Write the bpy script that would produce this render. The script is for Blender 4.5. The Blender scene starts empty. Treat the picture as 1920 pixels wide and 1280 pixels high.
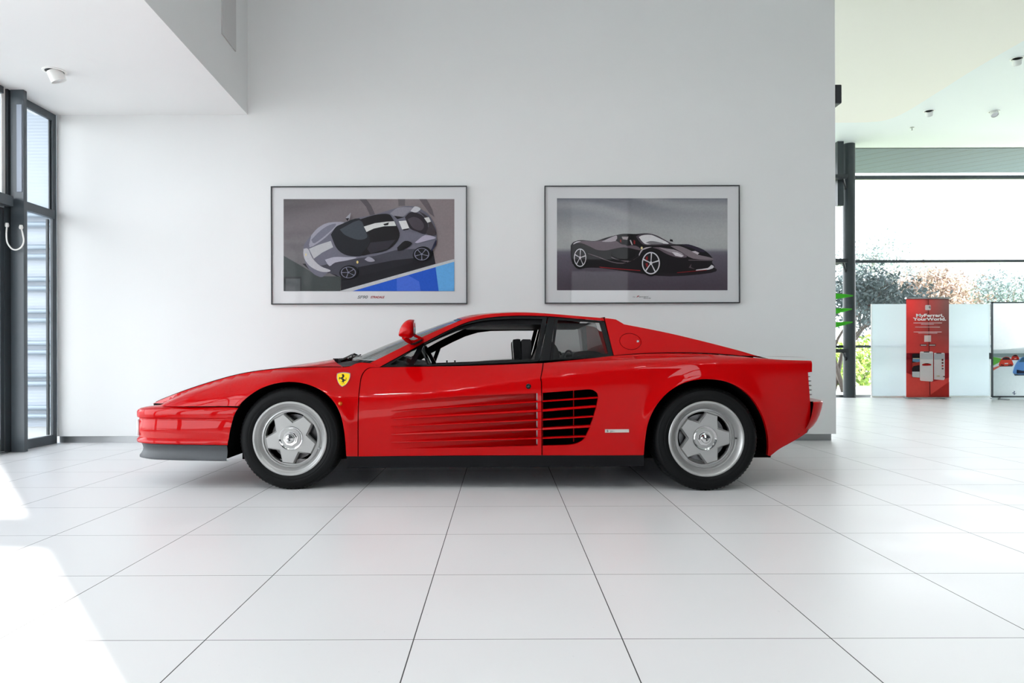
import bpy, bmesh, math, random
from mathutils import Vector, Matrix, geometry
random.seed(7)
PI = math.pi
SC = bpy.context.scene
COL = SC.collection

# ------------------------------------------------------------------ camera
FOC, PX0, PY0, CAMH, ROLL = 1315.0, 940.0, 670.0, 0.81, 0.003
cd = bpy.data.cameras.new('camera'); cam = bpy.data.objects.new('camera', cd); COL.objects.link(cam)
cd.sensor_width = 36; cd.lens = FOC / 1920 * 36
cd.shift_x = (960 - PX0) / 1920; cd.shift_y = (PY0 - 640) / 1920
cd.clip_start = .05; cd.clip_end = 300
RT = Vector((math.cos(ROLL), 0, -math.sin(ROLL))); UP = Vector((math.sin(ROLL), 0, math.cos(ROLL))); FW = Vector((0, 1, 0))
m = Matrix.Identity(4)
for i in range(3):
    m[i][0] = RT[i]; m[i][1] = UP[i]; m[i][2] = -FW[i]
m[2][3] = CAMH
cam.matrix_world = m
SC.camera = cam

def up(px, py, Y):
    """world point seen at a pixel, on the vertical plane Y"""
    d = RT * ((px - PX0) / FOC) + UP * ((PY0 - py) / FOC) + FW
    return Vector((0, 0, CAMH)) + d * Y
def uz(px, py, Z):
    d = RT * ((px - PX0) / FOC) + UP * ((PY0 - py) / FOC) + FW
    return Vector((0, 0, CAMH)) + d * ((Z - CAMH) / d.z)
def ux(px, X):
    return X * FOC / (px - PX0)

# ------------------------------------------------------------------ maths
def lerp(a, b, t): return a + (b - a) * t
def clamp(v, a=0., b=1.): return max(a, min(b, v))
def spl(pts):
    """monotone cubic through (x, y) points"""
    xs = [p[0] for p in pts]; ys = [p[1] for p in pts]; n = len(xs)
    d = [(ys[i+1]-ys[i])/(xs[i+1]-xs[i]) for i in range(n-1)]
    mm = [d[0]] + [0 if d[i-1]*d[i] <= 0 else 2*d[i-1]*d[i]/(d[i-1]+d[i]) for i in range(1, n-1)] + [d[-1]]
    def f(x):
        if x <= xs[0]: return ys[0] + mm[0]*(x-xs[0])*.5
        if x >= xs[-1]: return ys[-1] + mm[-1]*(x-xs[-1])*.5
        i = 0
        while x > xs[i+1]: i += 1
        h = xs[i+1]-xs[i]; t = (x-xs[i])/h
        return (2*t**3-3*t*t+1)*ys[i] + (t**3-2*t*t+t)*h*mm[i] + (-2*t**3+3*t*t)*ys[i+1] + (t**3-t*t)*h*mm[i+1]
    return f
def smooth(pts, n=6):
    """Catmull-Rom through an open list of points"""
    P = [Vector(p) for p in pts]; out = []
    for i in range(len(P)-1):
        p0 = P[i-1] if i else P[0]*2-P[1]; p1 = P[i]; p2 = P[i+1]; p3 = P[i+2] if i+2 < len(P) else P[-1]*2-P[-2]
        for k in range(n):
            t = k/n
            out.append(0.5*((2*p1)+(p2-p0)*t+(2*p0-5*p1+4*p2-p3)*t*t+(3*p1-p0-3*p2+p3)*t**3))
    out.append(P[-1])
    return [tuple(v) for v in out]
def densify(loop, step):
    out = []
    for i in range(len(loop)):
        a = Vector(loop[i]); b = Vector(loop[(i+1) % len(loop)]); L = (b-a).length
        if L < 1e-6: continue
        k = max(1, int(math.ceil(L/step)))
        for j in range(k): out.append(tuple(a.lerp(b, j/k)))
    return out
def inpoly(x, y, P):
    c = False; n = len(P); j = n-1
    for i in range(n):
        if (P[i][1] > y) != (P[j][1] > y) and x < (P[j][0]-P[i][0])*(y-P[i][1])/(P[j][1]-P[i][1])+P[i][0]: c = not c
        j = i
    return c
def area(P): return .5*sum(P[i][0]*P[(i+1) % len(P)][1]-P[(i+1) % len(P)][0]*P[i][1] for i in range(len(P)))
def ccw(P): return P if area(P) > 0 else P[::-1]
def cdt(loop, holes=(), step=None):
    """triangles of a 2D region with holes and an optional interior grid"""
    loop = ccw(loop); V = [Vector(p) for p in loop]; E = [(i, (i+1) % len(loop)) for i in range(len(loop))]
    for h in holes:
        b = len(V); V += [Vector(p) for p in h]; E += [(b+i, b+(i+1) % len(h)) for i in range(len(h))]
    if step:
        xs = [p[0] for p in loop]; ys = [p[1] for p in loop]; allb = list(V)
        cell = {}
        for v in allb: cell.setdefault((int(v.x//step), int(v.y//step)), []).append(v)
        y = min(ys)+step*.5; r = 0
        while y < max(ys):
            x = min(xs)+step*(.25 if r % 2 else .75)
            while x < max(xs):
                if inpoly(x, y, loop) and not any(inpoly(x, y, h) for h in holes):
                    cx, cy = int(x//step), int(y//step); ok = True
                    for a in (-1, 0, 1):
                        for b in (-1, 0, 1):
                            for v in cell.get((cx+a, cy+b), ()):
                                if (v.x-x)**2+(v.y-y)**2 < (.45*step)**2: ok = False
                    if ok: V.append(Vector((x, y)))
                x += step
            y += step*.866; r += 1
    res = geometry.delaunay_2d_cdt(V, E, [], 0, 1e-7)
    rv, rf = res[0], res[2]; F = []
    for f in rf:
        c = sum((rv[i] for i in f), Vector((0, 0)))/len(f)
        if inpoly(c.x, c.y, loop) and not any(inpoly(c.x, c.y, h) for h in holes):
            f = list(f)
            if area([rv[i] for i in f]) < 0: f.reverse()
            F.append(f)
    return [tuple(v) for v in rv], F

# ------------------------------------------------------------------ objects
def srgb(r, g, b):
    f = lambda c: (c/255/12.92 if c/255 <= .04045 else ((c/255+.055)/1.055)**2.4)
    return (f(r), f(g), f(b), 1)
def tag(o, label=None, cat=None, group=None, kind=None):
    if label: o['label'] = label
    if cat: o['category'] = cat
    if group: o['group'] = group
    if kind: o['kind'] = kind
    return o
def thing(name, label, cat, loc=(0, 0, 0), group=None):
    o = bpy.data.objects.new(name, None); COL.objects.link(o); o.location = loc; o.empty_display_size = .1
    return tag(o, label, cat, group)
def rootloc(o):
    v = Vector((0, 0, 0))
    while o is not None: v += Vector(o.location); o = o.parent
    return v
class MB:
    def __init__(s): s.v = []; s.f = []; s.n = []; s.mi = []; s.cur = 0; s.col = []; s.ccol = (1, 1, 1, 1)
    def add(s, V, F, N=None):
        b = len(s.v); s.v += [tuple(p) for p in V]; s.n += [tuple(q) for q in N] if N else [None]*len(V)
        s.col += [s.ccol]*len(V)
        for f in F: s.f.append([b+i for i in f]); s.mi.append(s.cur)
        return s
    def box(s, x0, x1, y0, y1, z0, z1):
        V = [(x, y, z) for x in (x0, x1) for y in (y0, y1) for z in (z0, z1)]
        return s.add(V, [(0, 1, 3, 2), (4, 6, 7, 5), (0, 4, 5, 1), (2, 3, 7, 6), (0, 2, 6, 4), (1, 5, 7, 3)])
    def prism(s, poly, y0, y1, holes=()):
        """an xz outline extruded from y0 (near) to y1 (far)"""
        P = ccw(poly); V, F = cdt(P, holes)
        s.add([(p[0], y0, p[1]) for p in V], F)
        s.add([(p[0], y1, p[1]) for p in V], [f[::-1] for f in F])
        for L, fl in [(P, 0)]+[(ccw(h), 1) for h in holes]:
            n = len(L)
            W = [(p[0], y0, p[1]) for p in L]+[(p[0], y1, p[1]) for p in L]
            Q = [(i, i+n, (i+1) % n+n, (i+1) % n) for i in range(n)]
            if fl: Q = [q[::-1] for q in Q]
            s.add(W, Q)
        return s
    def tube(s, pts, r, seg=10, caps=True, closed=False):
        P = [Vector(p) for p in pts]; n = len(P); rings = []
        R = r if isinstance(r, (list, tuple)) else [r]*n
        up_ = None
        for i in range(n):
            a = P[i-1] if (i or closed) else P[0]; b = P[(i+1) % n] if (i < n-1 or closed) else P[-1]
            d = (b-a).normalized()
            if up_ is None:
                up_ = Vector((0, 0, 1)) if abs(d.z) < .9 else Vector((1, 0, 0))
            u = d.cross(up_).normalized(); w = u.cross(d).normalized(); up_ = w
            rings.append([P[i]+(u*math.cos(2*PI*k/seg)+w*math.sin(2*PI*k/seg))*R[i] for k in range(seg)])
        V = [p for ring in rings for p in ring]; F = []
        for i in range(n if closed else n-1):
            for k in range(seg):
                a = i*seg+k; b = i*seg+(k+1) % seg; c = ((i+1) % n)*seg+(k+1) % seg; d_ = ((i+1) % n)*seg+k
                F.append((a, d_, c, b)[::-1])
        if caps and not closed: F.append(list(range(seg))[::-1]); F.append(list(range((n-1)*seg, n*seg)))
        return s.add(V, F)
    def lathe(s, prof, seg=64, c=(0, 0, 0), axis='y', closed=False):
        """profile of (radius, offset) spun round an axis"""
        V = []; F = []; n = len(prof)
        for k in range(seg):
            a = 2*PI*k/seg
            for r, o in prof:
                if axis == 'y': V.append((c[0]+r*math.cos(a), c[1]+o, c[2]+r*math.sin(a)))
                elif axis == 'z': V.append((c[0]+r*math.cos(a), c[1]+r*math.sin(a), c[2]+o))
                else: V.append((c[0]+o, c[1]+r*math.cos(a), c[2]+r*math.sin(a)))
        for k in range(seg):
            for i in range(n if closed else n-1):
                a = k*n+i; b = k*n+(i+1) % n; c2 = ((k+1) % seg)*n+(i+1) % n; d = ((k+1) % seg)*n+i
                F.append((a, b, c2, d))
        return s.add(V, F)
    def grid(s, P):
        """rows of points"""
        n = len(P); m_ = len(P[0])
        return s.add([p for r in P for p in r], [(i*m_+j, i*m_+j+1, (i+1)*m_+j+1, (i+1)*m_+j) for i in range(n-1) for j in range(m_-1)])
    def build(s, name, mat, parent=None, flat=False, weld=False, fixn=False, angle=35, bevel=0):
        me = bpy.data.meshes.new(name); off = rootloc(parent) if parent else Vector((0, 0, 0))
        V = [(p[0]-off.x, p[1]-off.y, p[2]-off.z) for p in s.v]
        me.from_pydata(V, [], s.f)
        mats = mat if isinstance(mat, (list, tuple)) else [mat]
        for q in mats: me.materials.append(q)
        for p, i in zip(me.polygons, s.mi): p.material_index = i
        if any(c != (1, 1, 1, 1) for c in s.col):
            at = me.color_attributes.new('paint', 'FLOAT_COLOR', 'POINT')
            for i, c in enumerate(s.col): at.data[i].color = c
        custom = all(n is not None for n in s.n) and s.n
        if not flat:
            for p in me.polygons: p.use_smooth = True
        if weld or fixn or not custom:
            b = bmesh.new(); b.from_mesh(me)
            if weld: bmesh.ops.remove_doubles(b, verts=b.verts, dist=1e-5)
            if fixn: bmesh.ops.recalc_face_normals(b, faces=b.faces)
            if not flat:
                lim = math.radians(angle)
                for e in b.edges:
                    if len(e.link_faces) == 2 and e.calc_face_angle(0) > lim: e.smooth = False
            b.to_mesh(me); b.free()
        elif custom:
            me.normals_split_custom_set_from_vertices(s.n)
        o = bpy.data.objects.new(name, me); COL.objects.link(o)
        if parent: o.parent = parent
        if bevel:
            bv = o.modifiers.new('bevel', 'BEVEL'); bv.width = bevel; bv.segments = 2; bv.limit_method = 'ANGLE'
        return o
def box(name, mat, x0, x1, y0, y1, z0, z1, parent=None, bevel=0):
    x0, x1 = sorted((x0, x1)); y0, y1 = sorted((y0, y1)); z0, z1 = sorted((z0, z1))
    return MB().box(x0, x1, y0, y1, z0, z1).build(name, mat, parent, flat=True, bevel=bevel)

# ------------------------------------------------------------------ materials
def mat(name, col=(.8, .8, .8, 1), rough=.5, metal=0, coat=0, spec=.5, noise=0, nscale=30, bump=0, alpha=None):
    m_ = bpy.data.materials.new(name); m_.use_nodes = True; nt = m_.node_tree; b = nt.nodes['Principled BSDF']
    b.inputs['Base Color'].default_value = col; b.inputs['Roughness'].default_value = rough
    b.inputs['Metallic'].default_value = metal; b.inputs['Coat Weight'].default_value = coat
    b.inputs['Coat Roughness'].default_value = .02; b.inputs['Coat IOR'].default_value = 1.42; b.inputs['Specular IOR Level'].default_value = spec
    if noise or bump:
        tc = nt.nodes.new('ShaderNodeTexCoord'); n = nt.nodes.new('ShaderNodeTexNoise'); n.inputs['Scale'].default_value = nscale
        n.inputs['Detail'].default_value = 6
        nt.links.new(tc.outputs['Object'], n.inputs['Vector'])
        if noise:
            mx = nt.nodes.new('ShaderNodeMix'); mx.data_type = 'RGBA'
            mx.inputs[6].default_value = tuple(c*(1-noise) for c in col[:3])+(1,); mx.inputs[7].default_value = tuple(min(1, c*(1+noise)) for c in col[:3])+(1,)
            nt.links.new(n.outputs['Fac'], mx.inputs[0]); nt.links.new(mx.outputs[2], b.inputs['Base Color'])
        if bump:
            bp = nt.nodes.new('ShaderNodeBump'); bp.inputs['Strength'].default_value = bump; bp.inputs['Distance'].default_value = .002
            nt.links.new(n.outputs['Fac'], bp.inputs['Height']); nt.links.new(bp.outputs['Normal'], b.inputs['Normal'])
    return m_
def glass_mat(name, tint=(1, 1, 1, 1), refl=1.0):
    m_ = bpy.data.materials.new(name); m_.use_nodes = True; nt = m_.node_tree; nt.nodes.clear()
    o = nt.nodes.new('ShaderNodeOutputMaterial'); t = nt.nodes.new('ShaderNodeBsdfTransparent'); g = nt.nodes.new('ShaderNodeBsdfGlossy')
    g.inputs['Roughness'].default_value = .01; t.inputs['Color'].default_value = tint
    f = nt.nodes.new('ShaderNodeFresnel'); gm = nt.nodes.new('ShaderNodeNewGeometry'); ir = nt.nodes.new('ShaderNodeMapRange'); ir.inputs['To Min'].default_value = 1.45; ir.inputs['To Max'].default_value = 1/1.45
    nt.links.new(gm.outputs['Backfacing'], ir.inputs['Value']); nt.links.new(ir.outputs[0], f.inputs['IOR'])
    mm = nt.nodes.new('ShaderNodeMath'); mm.operation = 'MULTIPLY'; mm.inputs[1].default_value = refl
    mx = nt.nodes.new('ShaderNodeMixShader')
    nt.links.new(f.outputs[0], mm.inputs[0]); nt.links.new(mm.outputs[0], mx.inputs[0]); nt.links.new(t.outputs[0], mx.inputs[1]); nt.links.new(g.outputs[0], mx.inputs[2]); nt.links.new(mx.outputs[0], o.inputs[0])
    return m_
def paint_attr_mat(name, rough=.35, coat=.6, nscale=60, namt=.12):
    m_ = mat(name, rough=rough, coat=coat, spec=.2); nt = m_.node_tree; b = nt.nodes['Principled BSDF']
    a = nt.nodes.new('ShaderNodeVertexColor'); a.layer_name = 'paint'
    tc = nt.nodes.new('ShaderNodeTexCoord'); n = nt.nodes.new('ShaderNodeTexNoise'); n.inputs['Scale'].default_value = nscale; n.inputs['Detail'].default_value = 5
    mr = nt.nodes.new('ShaderNodeMapRange'); mr.inputs['To Min'].default_value = 1-namt; mr.inputs['To Max'].default_value = 1+namt
    vm = nt.nodes.new('ShaderNodeVectorMath'); vm.operation = 'SCALE'
    nt.links.new(tc.outputs['Object'], n.inputs['Vector']); nt.links.new(n.outputs['Fac'], mr.inputs['Value'])
    nt.links.new(a.outputs['Color'], vm.inputs[0]); nt.links.new(mr.outputs[0], vm.inputs['Scale']); nt.links.new(vm.outputs[0], b.inputs['Base Color'])
    return m_
def emis(name, col, s):
    m_ = bpy.data.materials.new(name); m_.use_nodes = True; nt = m_.node_tree; nt.nodes.clear()
    o = nt.nodes.new('ShaderNodeOutputMaterial'); e = nt.nodes.new('ShaderNodeEmission'); e.inputs[0].default_value = col; e.inputs[1].default_value = s
    nt.links.new(e.outputs[0], o.inputs[0]); return m_

def banner_mat(name):
    m_ = paint_attr_mat(name, .5, 0, 20, .05); nt = m_.node_tree; b = nt.nodes['Principled BSDF']; src = b.inputs['Base Color'].links[0].from_socket
    t = nt.nodes.new('ShaderNodeBsdfTranslucent'); mx = nt.nodes.new('ShaderNodeMixShader'); mx.inputs[0].default_value = .4; out = nt.nodes['Material Output']
    nt.links.new(src, t.inputs[0]); nt.links.new(b.outputs[0], mx.inputs[1]); nt.links.new(t.outputs[0], mx.inputs[2]); nt.links.new(mx.outputs[0], out.inputs[0]); return m_
M = dict(
    wall=mat('white_wall_paint', srgb(227, 229, 229), .55, noise=.012, nscale=3, bump=.05),
    ceil=mat('white_ceiling_paint', srgb(236, 242, 241), .6),
    cream=mat('cream_ceiling_paint', srgb(243, 239, 230), .6),
    frame=mat('anthracite_window_frame', srgb(72, 80, 86), .35, noise=.05),
    framed=mat('dark_window_frame', srgb(50, 57, 62), .4),
    glass=glass_mat('clear_window_glass'),
    carglass=glass_mat('car_window_glass', (.72, .74, .73, 1), .8),
    carglass2=glass_mat('tinted_car_window_glass', (.62, .63, .63, 1), .9),
    paint=mat('red_car_paint', (.45, .0, .001, 1), .5, 0, .62, .02),
    black=mat('matt_black_trim', (.004, .004, .005, 1), .5, noise=.1, spec=.15),
    wallrear=mat('anthracite_wall', srgb(66, 68, 71), .6),
    gloss=mat('gloss_black_trim', (.003, .003, .004, 1), .2, spec=.3),
    grey=mat('dark_grey_rubber_spoiler', srgb(52, 56, 60), .5, noise=.12, nscale=18),
    well=mat('black_wheel_well', (.002, .002, .002, 1), .9, spec=.05),
    tyre=mat('tyre_rubber', srgb(13, 14, 15), .5, noise=.12, nscale=14, bump=.1, spec=.14),
    rim=mat('silver_painted_alloy', srgb(172, 172, 171), .36, .6),
    rimlip=mat('bright_alloy_lip', srgb(205, 206, 206), .25, .8),
    chrome=mat('polished_chrome', srgb(215, 215, 215), .08, 1),
    steel=mat('brushed_steel', srgb(170, 172, 174), .3, 1),
    disc=mat('brake_disc_steel', srgb(120, 120, 122), .35, .9),
    leather=mat('black_leather', (.006, .006, .007, 1), .45, bump=.15, nscale=120, spec=.25),
    yellow=mat('badge_yellow', srgb(255, 214, 0), .3, coat=.6),
    inkblack=mat('black_enamel', (.01, .01, .012, 1), .3),
    amber=mat('amber_lens', srgb(190, 90, 10), .15, coat=.8),
    lamp=mat('clear_lamp_lens', srgb(225, 225, 228), .12, coat=.8),
    silver=mat('silver_plaque', srgb(205, 203, 196), .3, .5),
    matboard=mat('grey_white_mat_board', srgb(208, 210, 212), .5, coat=.5),
    print=paint_attr_mat('printed_photograph', .5, .2),
    banner=banner_mat('banner_print'),
    white=mat('white_plastic', srgb(240, 241, 238), .4),
    ink_white=mat('white_print', srgb(248, 248, 248), .6),
    ink_grey=mat('grey_lettering', srgb(120, 124, 126), .5),
    ink_red=mat('red_lettering', srgb(150, 20, 35), .5),
    dark=mat('dark_metal', srgb(45, 48, 52), .4),
    leaf=mat('bright_green_leaf', srgb(60, 190, 20), .4, noise=.25, nscale=15),
    stem=mat('green_stem', srgb(70, 120, 40), .5),
    pot=mat('grey_planter', srgb(110, 112, 115), .5),
    bark=mat('tree_bark', srgb(105, 95, 88), .8, noise=.3),
    fol1=mat('autumn_foliage', srgb(112, 128, 130), .6, noise=.35, nscale=2),
    fol2=mat('brown_foliage', srgb(128, 108, 96), .6, noise=.35, nscale=2),
    fol3=mat('shrub_foliage', srgb(135, 160, 70), .6, noise=.35, nscale=2),
    grass=mat('lawn', srgb(150, 165, 125), .8, noise=.25, nscale=2),
    paving=mat('outdoor_paving', srgb(200, 200, 198), .7, noise=.06, nscale=1),
)
SKY=6.0; SUN=30.0; LAMPW=14.; EXPO=0.06
LAMPS=[(-1.9,1.2),(-.3,1.2),(1.3,1.2),(2.9,1.2),(-1.9,-.9),(-.3,-.9),(1.3,-.9),(2.9,-.9)]
# ------------------------------------------------------------------ room shell
WY = 6.74; LX = -4.27; RX = 3.215; CZ = 5.0; BY = -3.0; HY = 14.0; HX = 13.0; SZ = 3.15
def tile_floor_mat():
    m_ = mat('white_floor_tiles', srgb(226, 226, 226), .3, spec=.35); nt = m_.node_tree; b = nt.nodes['Principled BSDF']
    L = nt.links; N = nt.nodes.new
    g = N('ShaderNodeNewGeometry'); sp = N('ShaderNodeSeparateXYZ'); L.new(g.outputs['Position'], sp.inputs[0])
    def math_(op, a, b_=None):
        n = N('ShaderNodeMath'); n.operation = op
        for i, v in enumerate((a, b_)):
            if v is None: continue
            if isinstance(v, (int, float)): n.inputs[i].default_value = v
            else: L.new(v, n.inputs[i])
        return n.outputs[0]
    def line(sock, off, w):
        f = math_('FRACT', math_('DIVIDE', math_('SUBTRACT', sock, off), .6))
        d = math_('MINIMUM', f, math_('SUBTRACT', 1.0, f))
        return math_('LESS_THAN', d, w/.6/2)
    lx = line(sp.outputs['X'], -.2546, .0034); ly = line(sp.outputs['Y'], 2.017, .0028)
    gr = math_('MAXIMUM', lx, ly)
    # tile tone differs a little from tile to tile
    tx = math_('FLOOR', math_('DIVIDE', math_('SUBTRACT', sp.outputs['X'], -.2546), .6)); ty = math_('FLOOR', math_('DIVIDE', math_('SUBTRACT', sp.outputs['Y'], 2.017), .6))
    cb = N('ShaderNodeCombineXYZ'); L.new(tx, cb.inputs[0]); L.new(ty, cb.inputs[1])
    wn = N('ShaderNodeTexWhiteNoise'); L.new(cb.outputs[0], wn.inputs['Vector'])
    no = N('ShaderNodeTexNoise'); no.inputs['Scale'].default_value = 2.2; no.inputs['Detail'].default_value = 8; L.new(g.outputs['Position'], no.inputs['Vector'])
    sp2 = N('ShaderNodeTexNoise'); sp2.inputs['Scale'].default_value = 45; sp2.inputs['Detail'].default_value = 3; L.new(g.outputs['Position'], sp2.inputs['Vector'])
    speck = math_('GREATER_THAN', sp2.outputs['Fac'], .745)
    tone = math_('ADD', math_('MULTIPLY', wn.outputs['Value'], .03), math_('ADD', math_('MULTIPLY', no.outputs['Fac'], .05), .93))
    tone = math_('SUBTRACT', tone, math_('MULTIPLY', speck, .08))
    vm = N('ShaderNodeVectorMath'); vm.operation = 'SCALE'; vm.inputs[0].default_value = srgb(220, 220, 221)[:3]; L.new(tone, vm.inputs['Scale'])
    mx = N('ShaderNodeMix'); mx.data_type = 'RGBA'; L.new(gr, mx.inputs[0]); L.new(vm.outputs[0], mx.inputs[6]); mx.inputs[7].default_value = srgb(60, 60, 60)
    L.new(mx.outputs[2], b.inputs['Base Color'])
    rr = math_('ADD', math_('MULTIPLY', no.outputs['Fac'], .2), .24); rr = math_('MAXIMUM', rr, math_('MULTIPLY', gr, .8)); L.new(rr, b.inputs['Roughness'])
    return m_
M['floor'] = tile_floor_mat()
def struct(o): o['kind'] = 'structure'; return o
struct(box('floor', M['floor'], LX-.12, HX+.2, BY-.2, HY+.2, -.12, 0))
# back wall: hangs above a recessed skirting
struct(box('wall_back', M['wall'], LX, RX, WY, WY+.25, .066, CZ))
struct(box('baseboard_back', M['steel'], LX, RX-.03, WY+.035, WY+.2, 0, .066))
struct(box('ceiling', M['ceil'], LX-.2, HX+.2, BY-.2, HY+.15, CZ, CZ+.2))
# lowered soffit along the left windows; its edge runs slightly askew
e0 = uz(463.5, 214, SZ); e1 = uz(270, 0, SZ); k = (e1.x-e0.x)/(e1.y-e0.y); xb = e0.x+(BY-e0.y)*k
mb = MB(); P = [(LX-.2, WY), (LX-.2, BY), (xb, BY), (e0.x+(WY-e0.y)*k, WY)]
n = 4; V = [(p[0], p[1], SZ) for p in P]+[(p[0], p[1], CZ) for p in P]
mb.add(V, [(0, 3, 2, 1), (4, 5, 6, 7), (0, 1, 5, 4), (1, 2, 6, 5), (2, 3, 7, 6), (3, 0, 4, 7)])
struct(mb.build('ceiling_soffit', M['wall'], flat=True, fixn=True))
# air vent panel on the soffit side
def soff_pt(px, py):
    d = RT*((px-PX0)/FOC)+UP*((PY0-py)/FOC)+FW
    # side plane x = e0.x + (y-e0.y)*k
    t = (e0.x-e0.y*k)/(d.x-k*d.y); return Vector((0, 0, CAMH))+d*t
a = soff_pt(415, 66); b = soff_pt(440.5, 94)
zt = 4.55; mb = MB()
q = [(a.x, a.y), (b.x, b.y)]
zb = (a.z+b.z)/2
V = []
for (x, y) in q:
    for z in (zb, zt):
        V += [(x-.01, y, z), (x+.012, y, z)]
mb.add(V, [(0, 1, 3, 2), (4, 6, 7, 5), (0, 4, 5, 1), (2, 3, 7, 6), (1, 5, 7, 3), (0, 2, 6, 4)])
vp = mb.build('vent_panel', mat('grey_vent_panel', srgb(196, 196, 196), .5), flat=True, fixn=True)
tag(vp, 'flat grey vent panel on the side of the lowered ceiling', 'vent')

# ---- left glazing
GX = LX-.018
pB = 6.095; pT = 6.14       # post between the panes
def bar(name, x0, x1, y0, y1, z0, z1, m_=None, bevel=.003):
    return box(name, m_ or M['frame'], x0, x1, y0, y1, z0, z1, bevel=bevel)
win = thing('window_1', 'tall dark framed fixed window beside the white back wall', 'window', (LX, 6.4, 0)); win['kind'] = 'structure'
def wpart(name, x0, x1, y0, y1, z0, z1, m_=None, parent=win, bevel=.003):
    return box(name, m_ or M['frame'], x0, x1, y0, y1, z0, z1, parent=parent, bevel=bevel)
wpart('corner_frame', LX-.03, LX, WY-.055, WY, 0, SZ)
wpart('inner_frame', LX-.03, LX-.012, WY-.115, WY-.09, 0.09, 2.13, M['framed'], bevel=0)
wpart('inner_frame', LX-.03, LX-.02, WY-.075, WY-.055, 2.23, SZ-.07, M['framed'], bevel=0)
wpart('top_rail', LX-.03, LX+.0, pT, WY-.055, SZ-.07, SZ)
wpart('bottom_rail', LX-.03, LX+.01, pT, WY-.055, 0, .085)
wpart('transom', LX-.03, LX+.02, pT, WY-.055, 2.145, 2.222)
wpart('pane', GX-.004, GX+.004, pT, WY-.055, .085, 2.145, M['glass'], bevel=0)
wpart('pane', GX-.004, GX+.004, pT, WY-.055, 2.222, SZ-.07, M['glass'], bevel=0)
post = struct(bar('trim_1', -4.262, -4.146, pB, pT, 0, SZ))
struct(bar('trim_3', -4.205, -4.158, pB-.006, pB, 2.26, 3.02, mat('post_reflection_grey', srgb(140, 150, 166), .3)))  # grey strip standing in for a reflection on the post
struct(bar('trim_2', LX-.05, LX+.0, 6.03, pT, 0, 2.13, M['framed']))
struct(bar('trim_9', LX-.05, LX+.0, 6.075, pT, 2.13, SZ, M['framed']))
# door bay nearer the camera
dr = thing('door_1', 'dark framed glass door at the left edge with a white cable loop', 'door', (LX, 5.4, 0)); dr['kind'] = 'structure'
def dpart(*a, **k_): return wpart(*a, parent=dr, **k_)
dpart('hinge_stile', LX-.04, LX-.004, 5.985, 6.03, .02, 2.11, M['framed'])
dpart('top_rail', LX-.04, LX-.004, 5.0, 5.985, 1.985, 2.11)
dpart('bottom_rail', LX-.04, LX-.004, 5.0, 5.985, .02, .12)
dpart('free_stile', LX-.04, LX-.004, 4.90, 5.0, .02, 2.11, M['framed'])
dpart('pane', GX-.004, GX+.004, 5.0, 5.985, .12, 1.985, M['glass'], bevel=0)
struct(bar('trim_4', LX-.05, LX+.06, 4.72, 6.06, 2.125, 2.215))
struct(bar('threshold', LX-.05, LX+.03, 4.82, 6.03, 0.0, .012, M['steel']))
w2 = thing('window_2', 'bright fixed pane above the glass door', 'window', (LX, 5.4, 2.22)); w2['kind'] = 'structure'
wpart('side_frame', LX-.03, LX-.022, 6.03, 6.075, 2.215, SZ, M['white'], parent=w2, bevel=0)
wpart('top_rail', LX-.03, LX-.0, 4.72, 6.03, SZ-.06, SZ, parent=w2)
wpart('pane', GX-.004, GX+.004, 4.72, 6.03, 2.215, SZ-.06, M['glass'], parent=w2, bevel=0)
# glazing bays running on towards and past the camera
ys = [4.72, 3.2, 1.7, .2, -1.3, -2.9]
for i in range(5):
    w = thing('window_%d' % (3+i), 'dark framed full height window bay along the left wall, bay %s from the door' % ['first', 'second', 'third', 'fourth', 'fifth'][i], 'window', (LX, (ys[i]+ys[i+1])/2, 0)); w['kind'] = 'structure'
    y1, y0 = ys[i], ys[i+1]
    wpart('mullion', LX-.05, LX+.1, y1-.08, y1, 0, SZ, parent=w)
    wpart('transom', LX-.08, LX, y0, y1-.08, 2.30, 2.38, parent=w)
    wpart('bottom_rail', LX-.08, LX, y0, y1-.08, 0, .08, parent=w)
    wpart('top_rail', LX-.08, LX, y0, y1-.08, SZ-.06, SZ, parent=w)
    wpart('pane', GX-.006, GX+.006, y0, y1-.08, .08, SZ-.06, M['glass'], parent=w, bevel=0)

# white cable loop between door and post
ca = None
loop = smooth([up(13, 423, 6.035), up(12, 440, 6.02), up(14, 455, 6.025), up(22, 466, 6.04), up(31, 468, 6.055), up(40, 463, 6.065), up(44.5, 452, 6.07), up(42.5, 438, 6.075), up(39.5, 427, 6.08)], 6)
cl = MB().tube(loop, .0065, 8).build('cable_loop', M['white']); tag(cl, 'white U shaped cable loop between glass door and dark post', 'cable')
for q in (Vector(loop[0]), Vector(loop[-1])):
    MB().lathe([(0, -.015), (.014, -.015), (.017, .0), (.012, .02), (0, .02)], 12, (q.x, q.y, q.z+.004), 'z').build('end_fitting', M['white'], cl)

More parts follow.
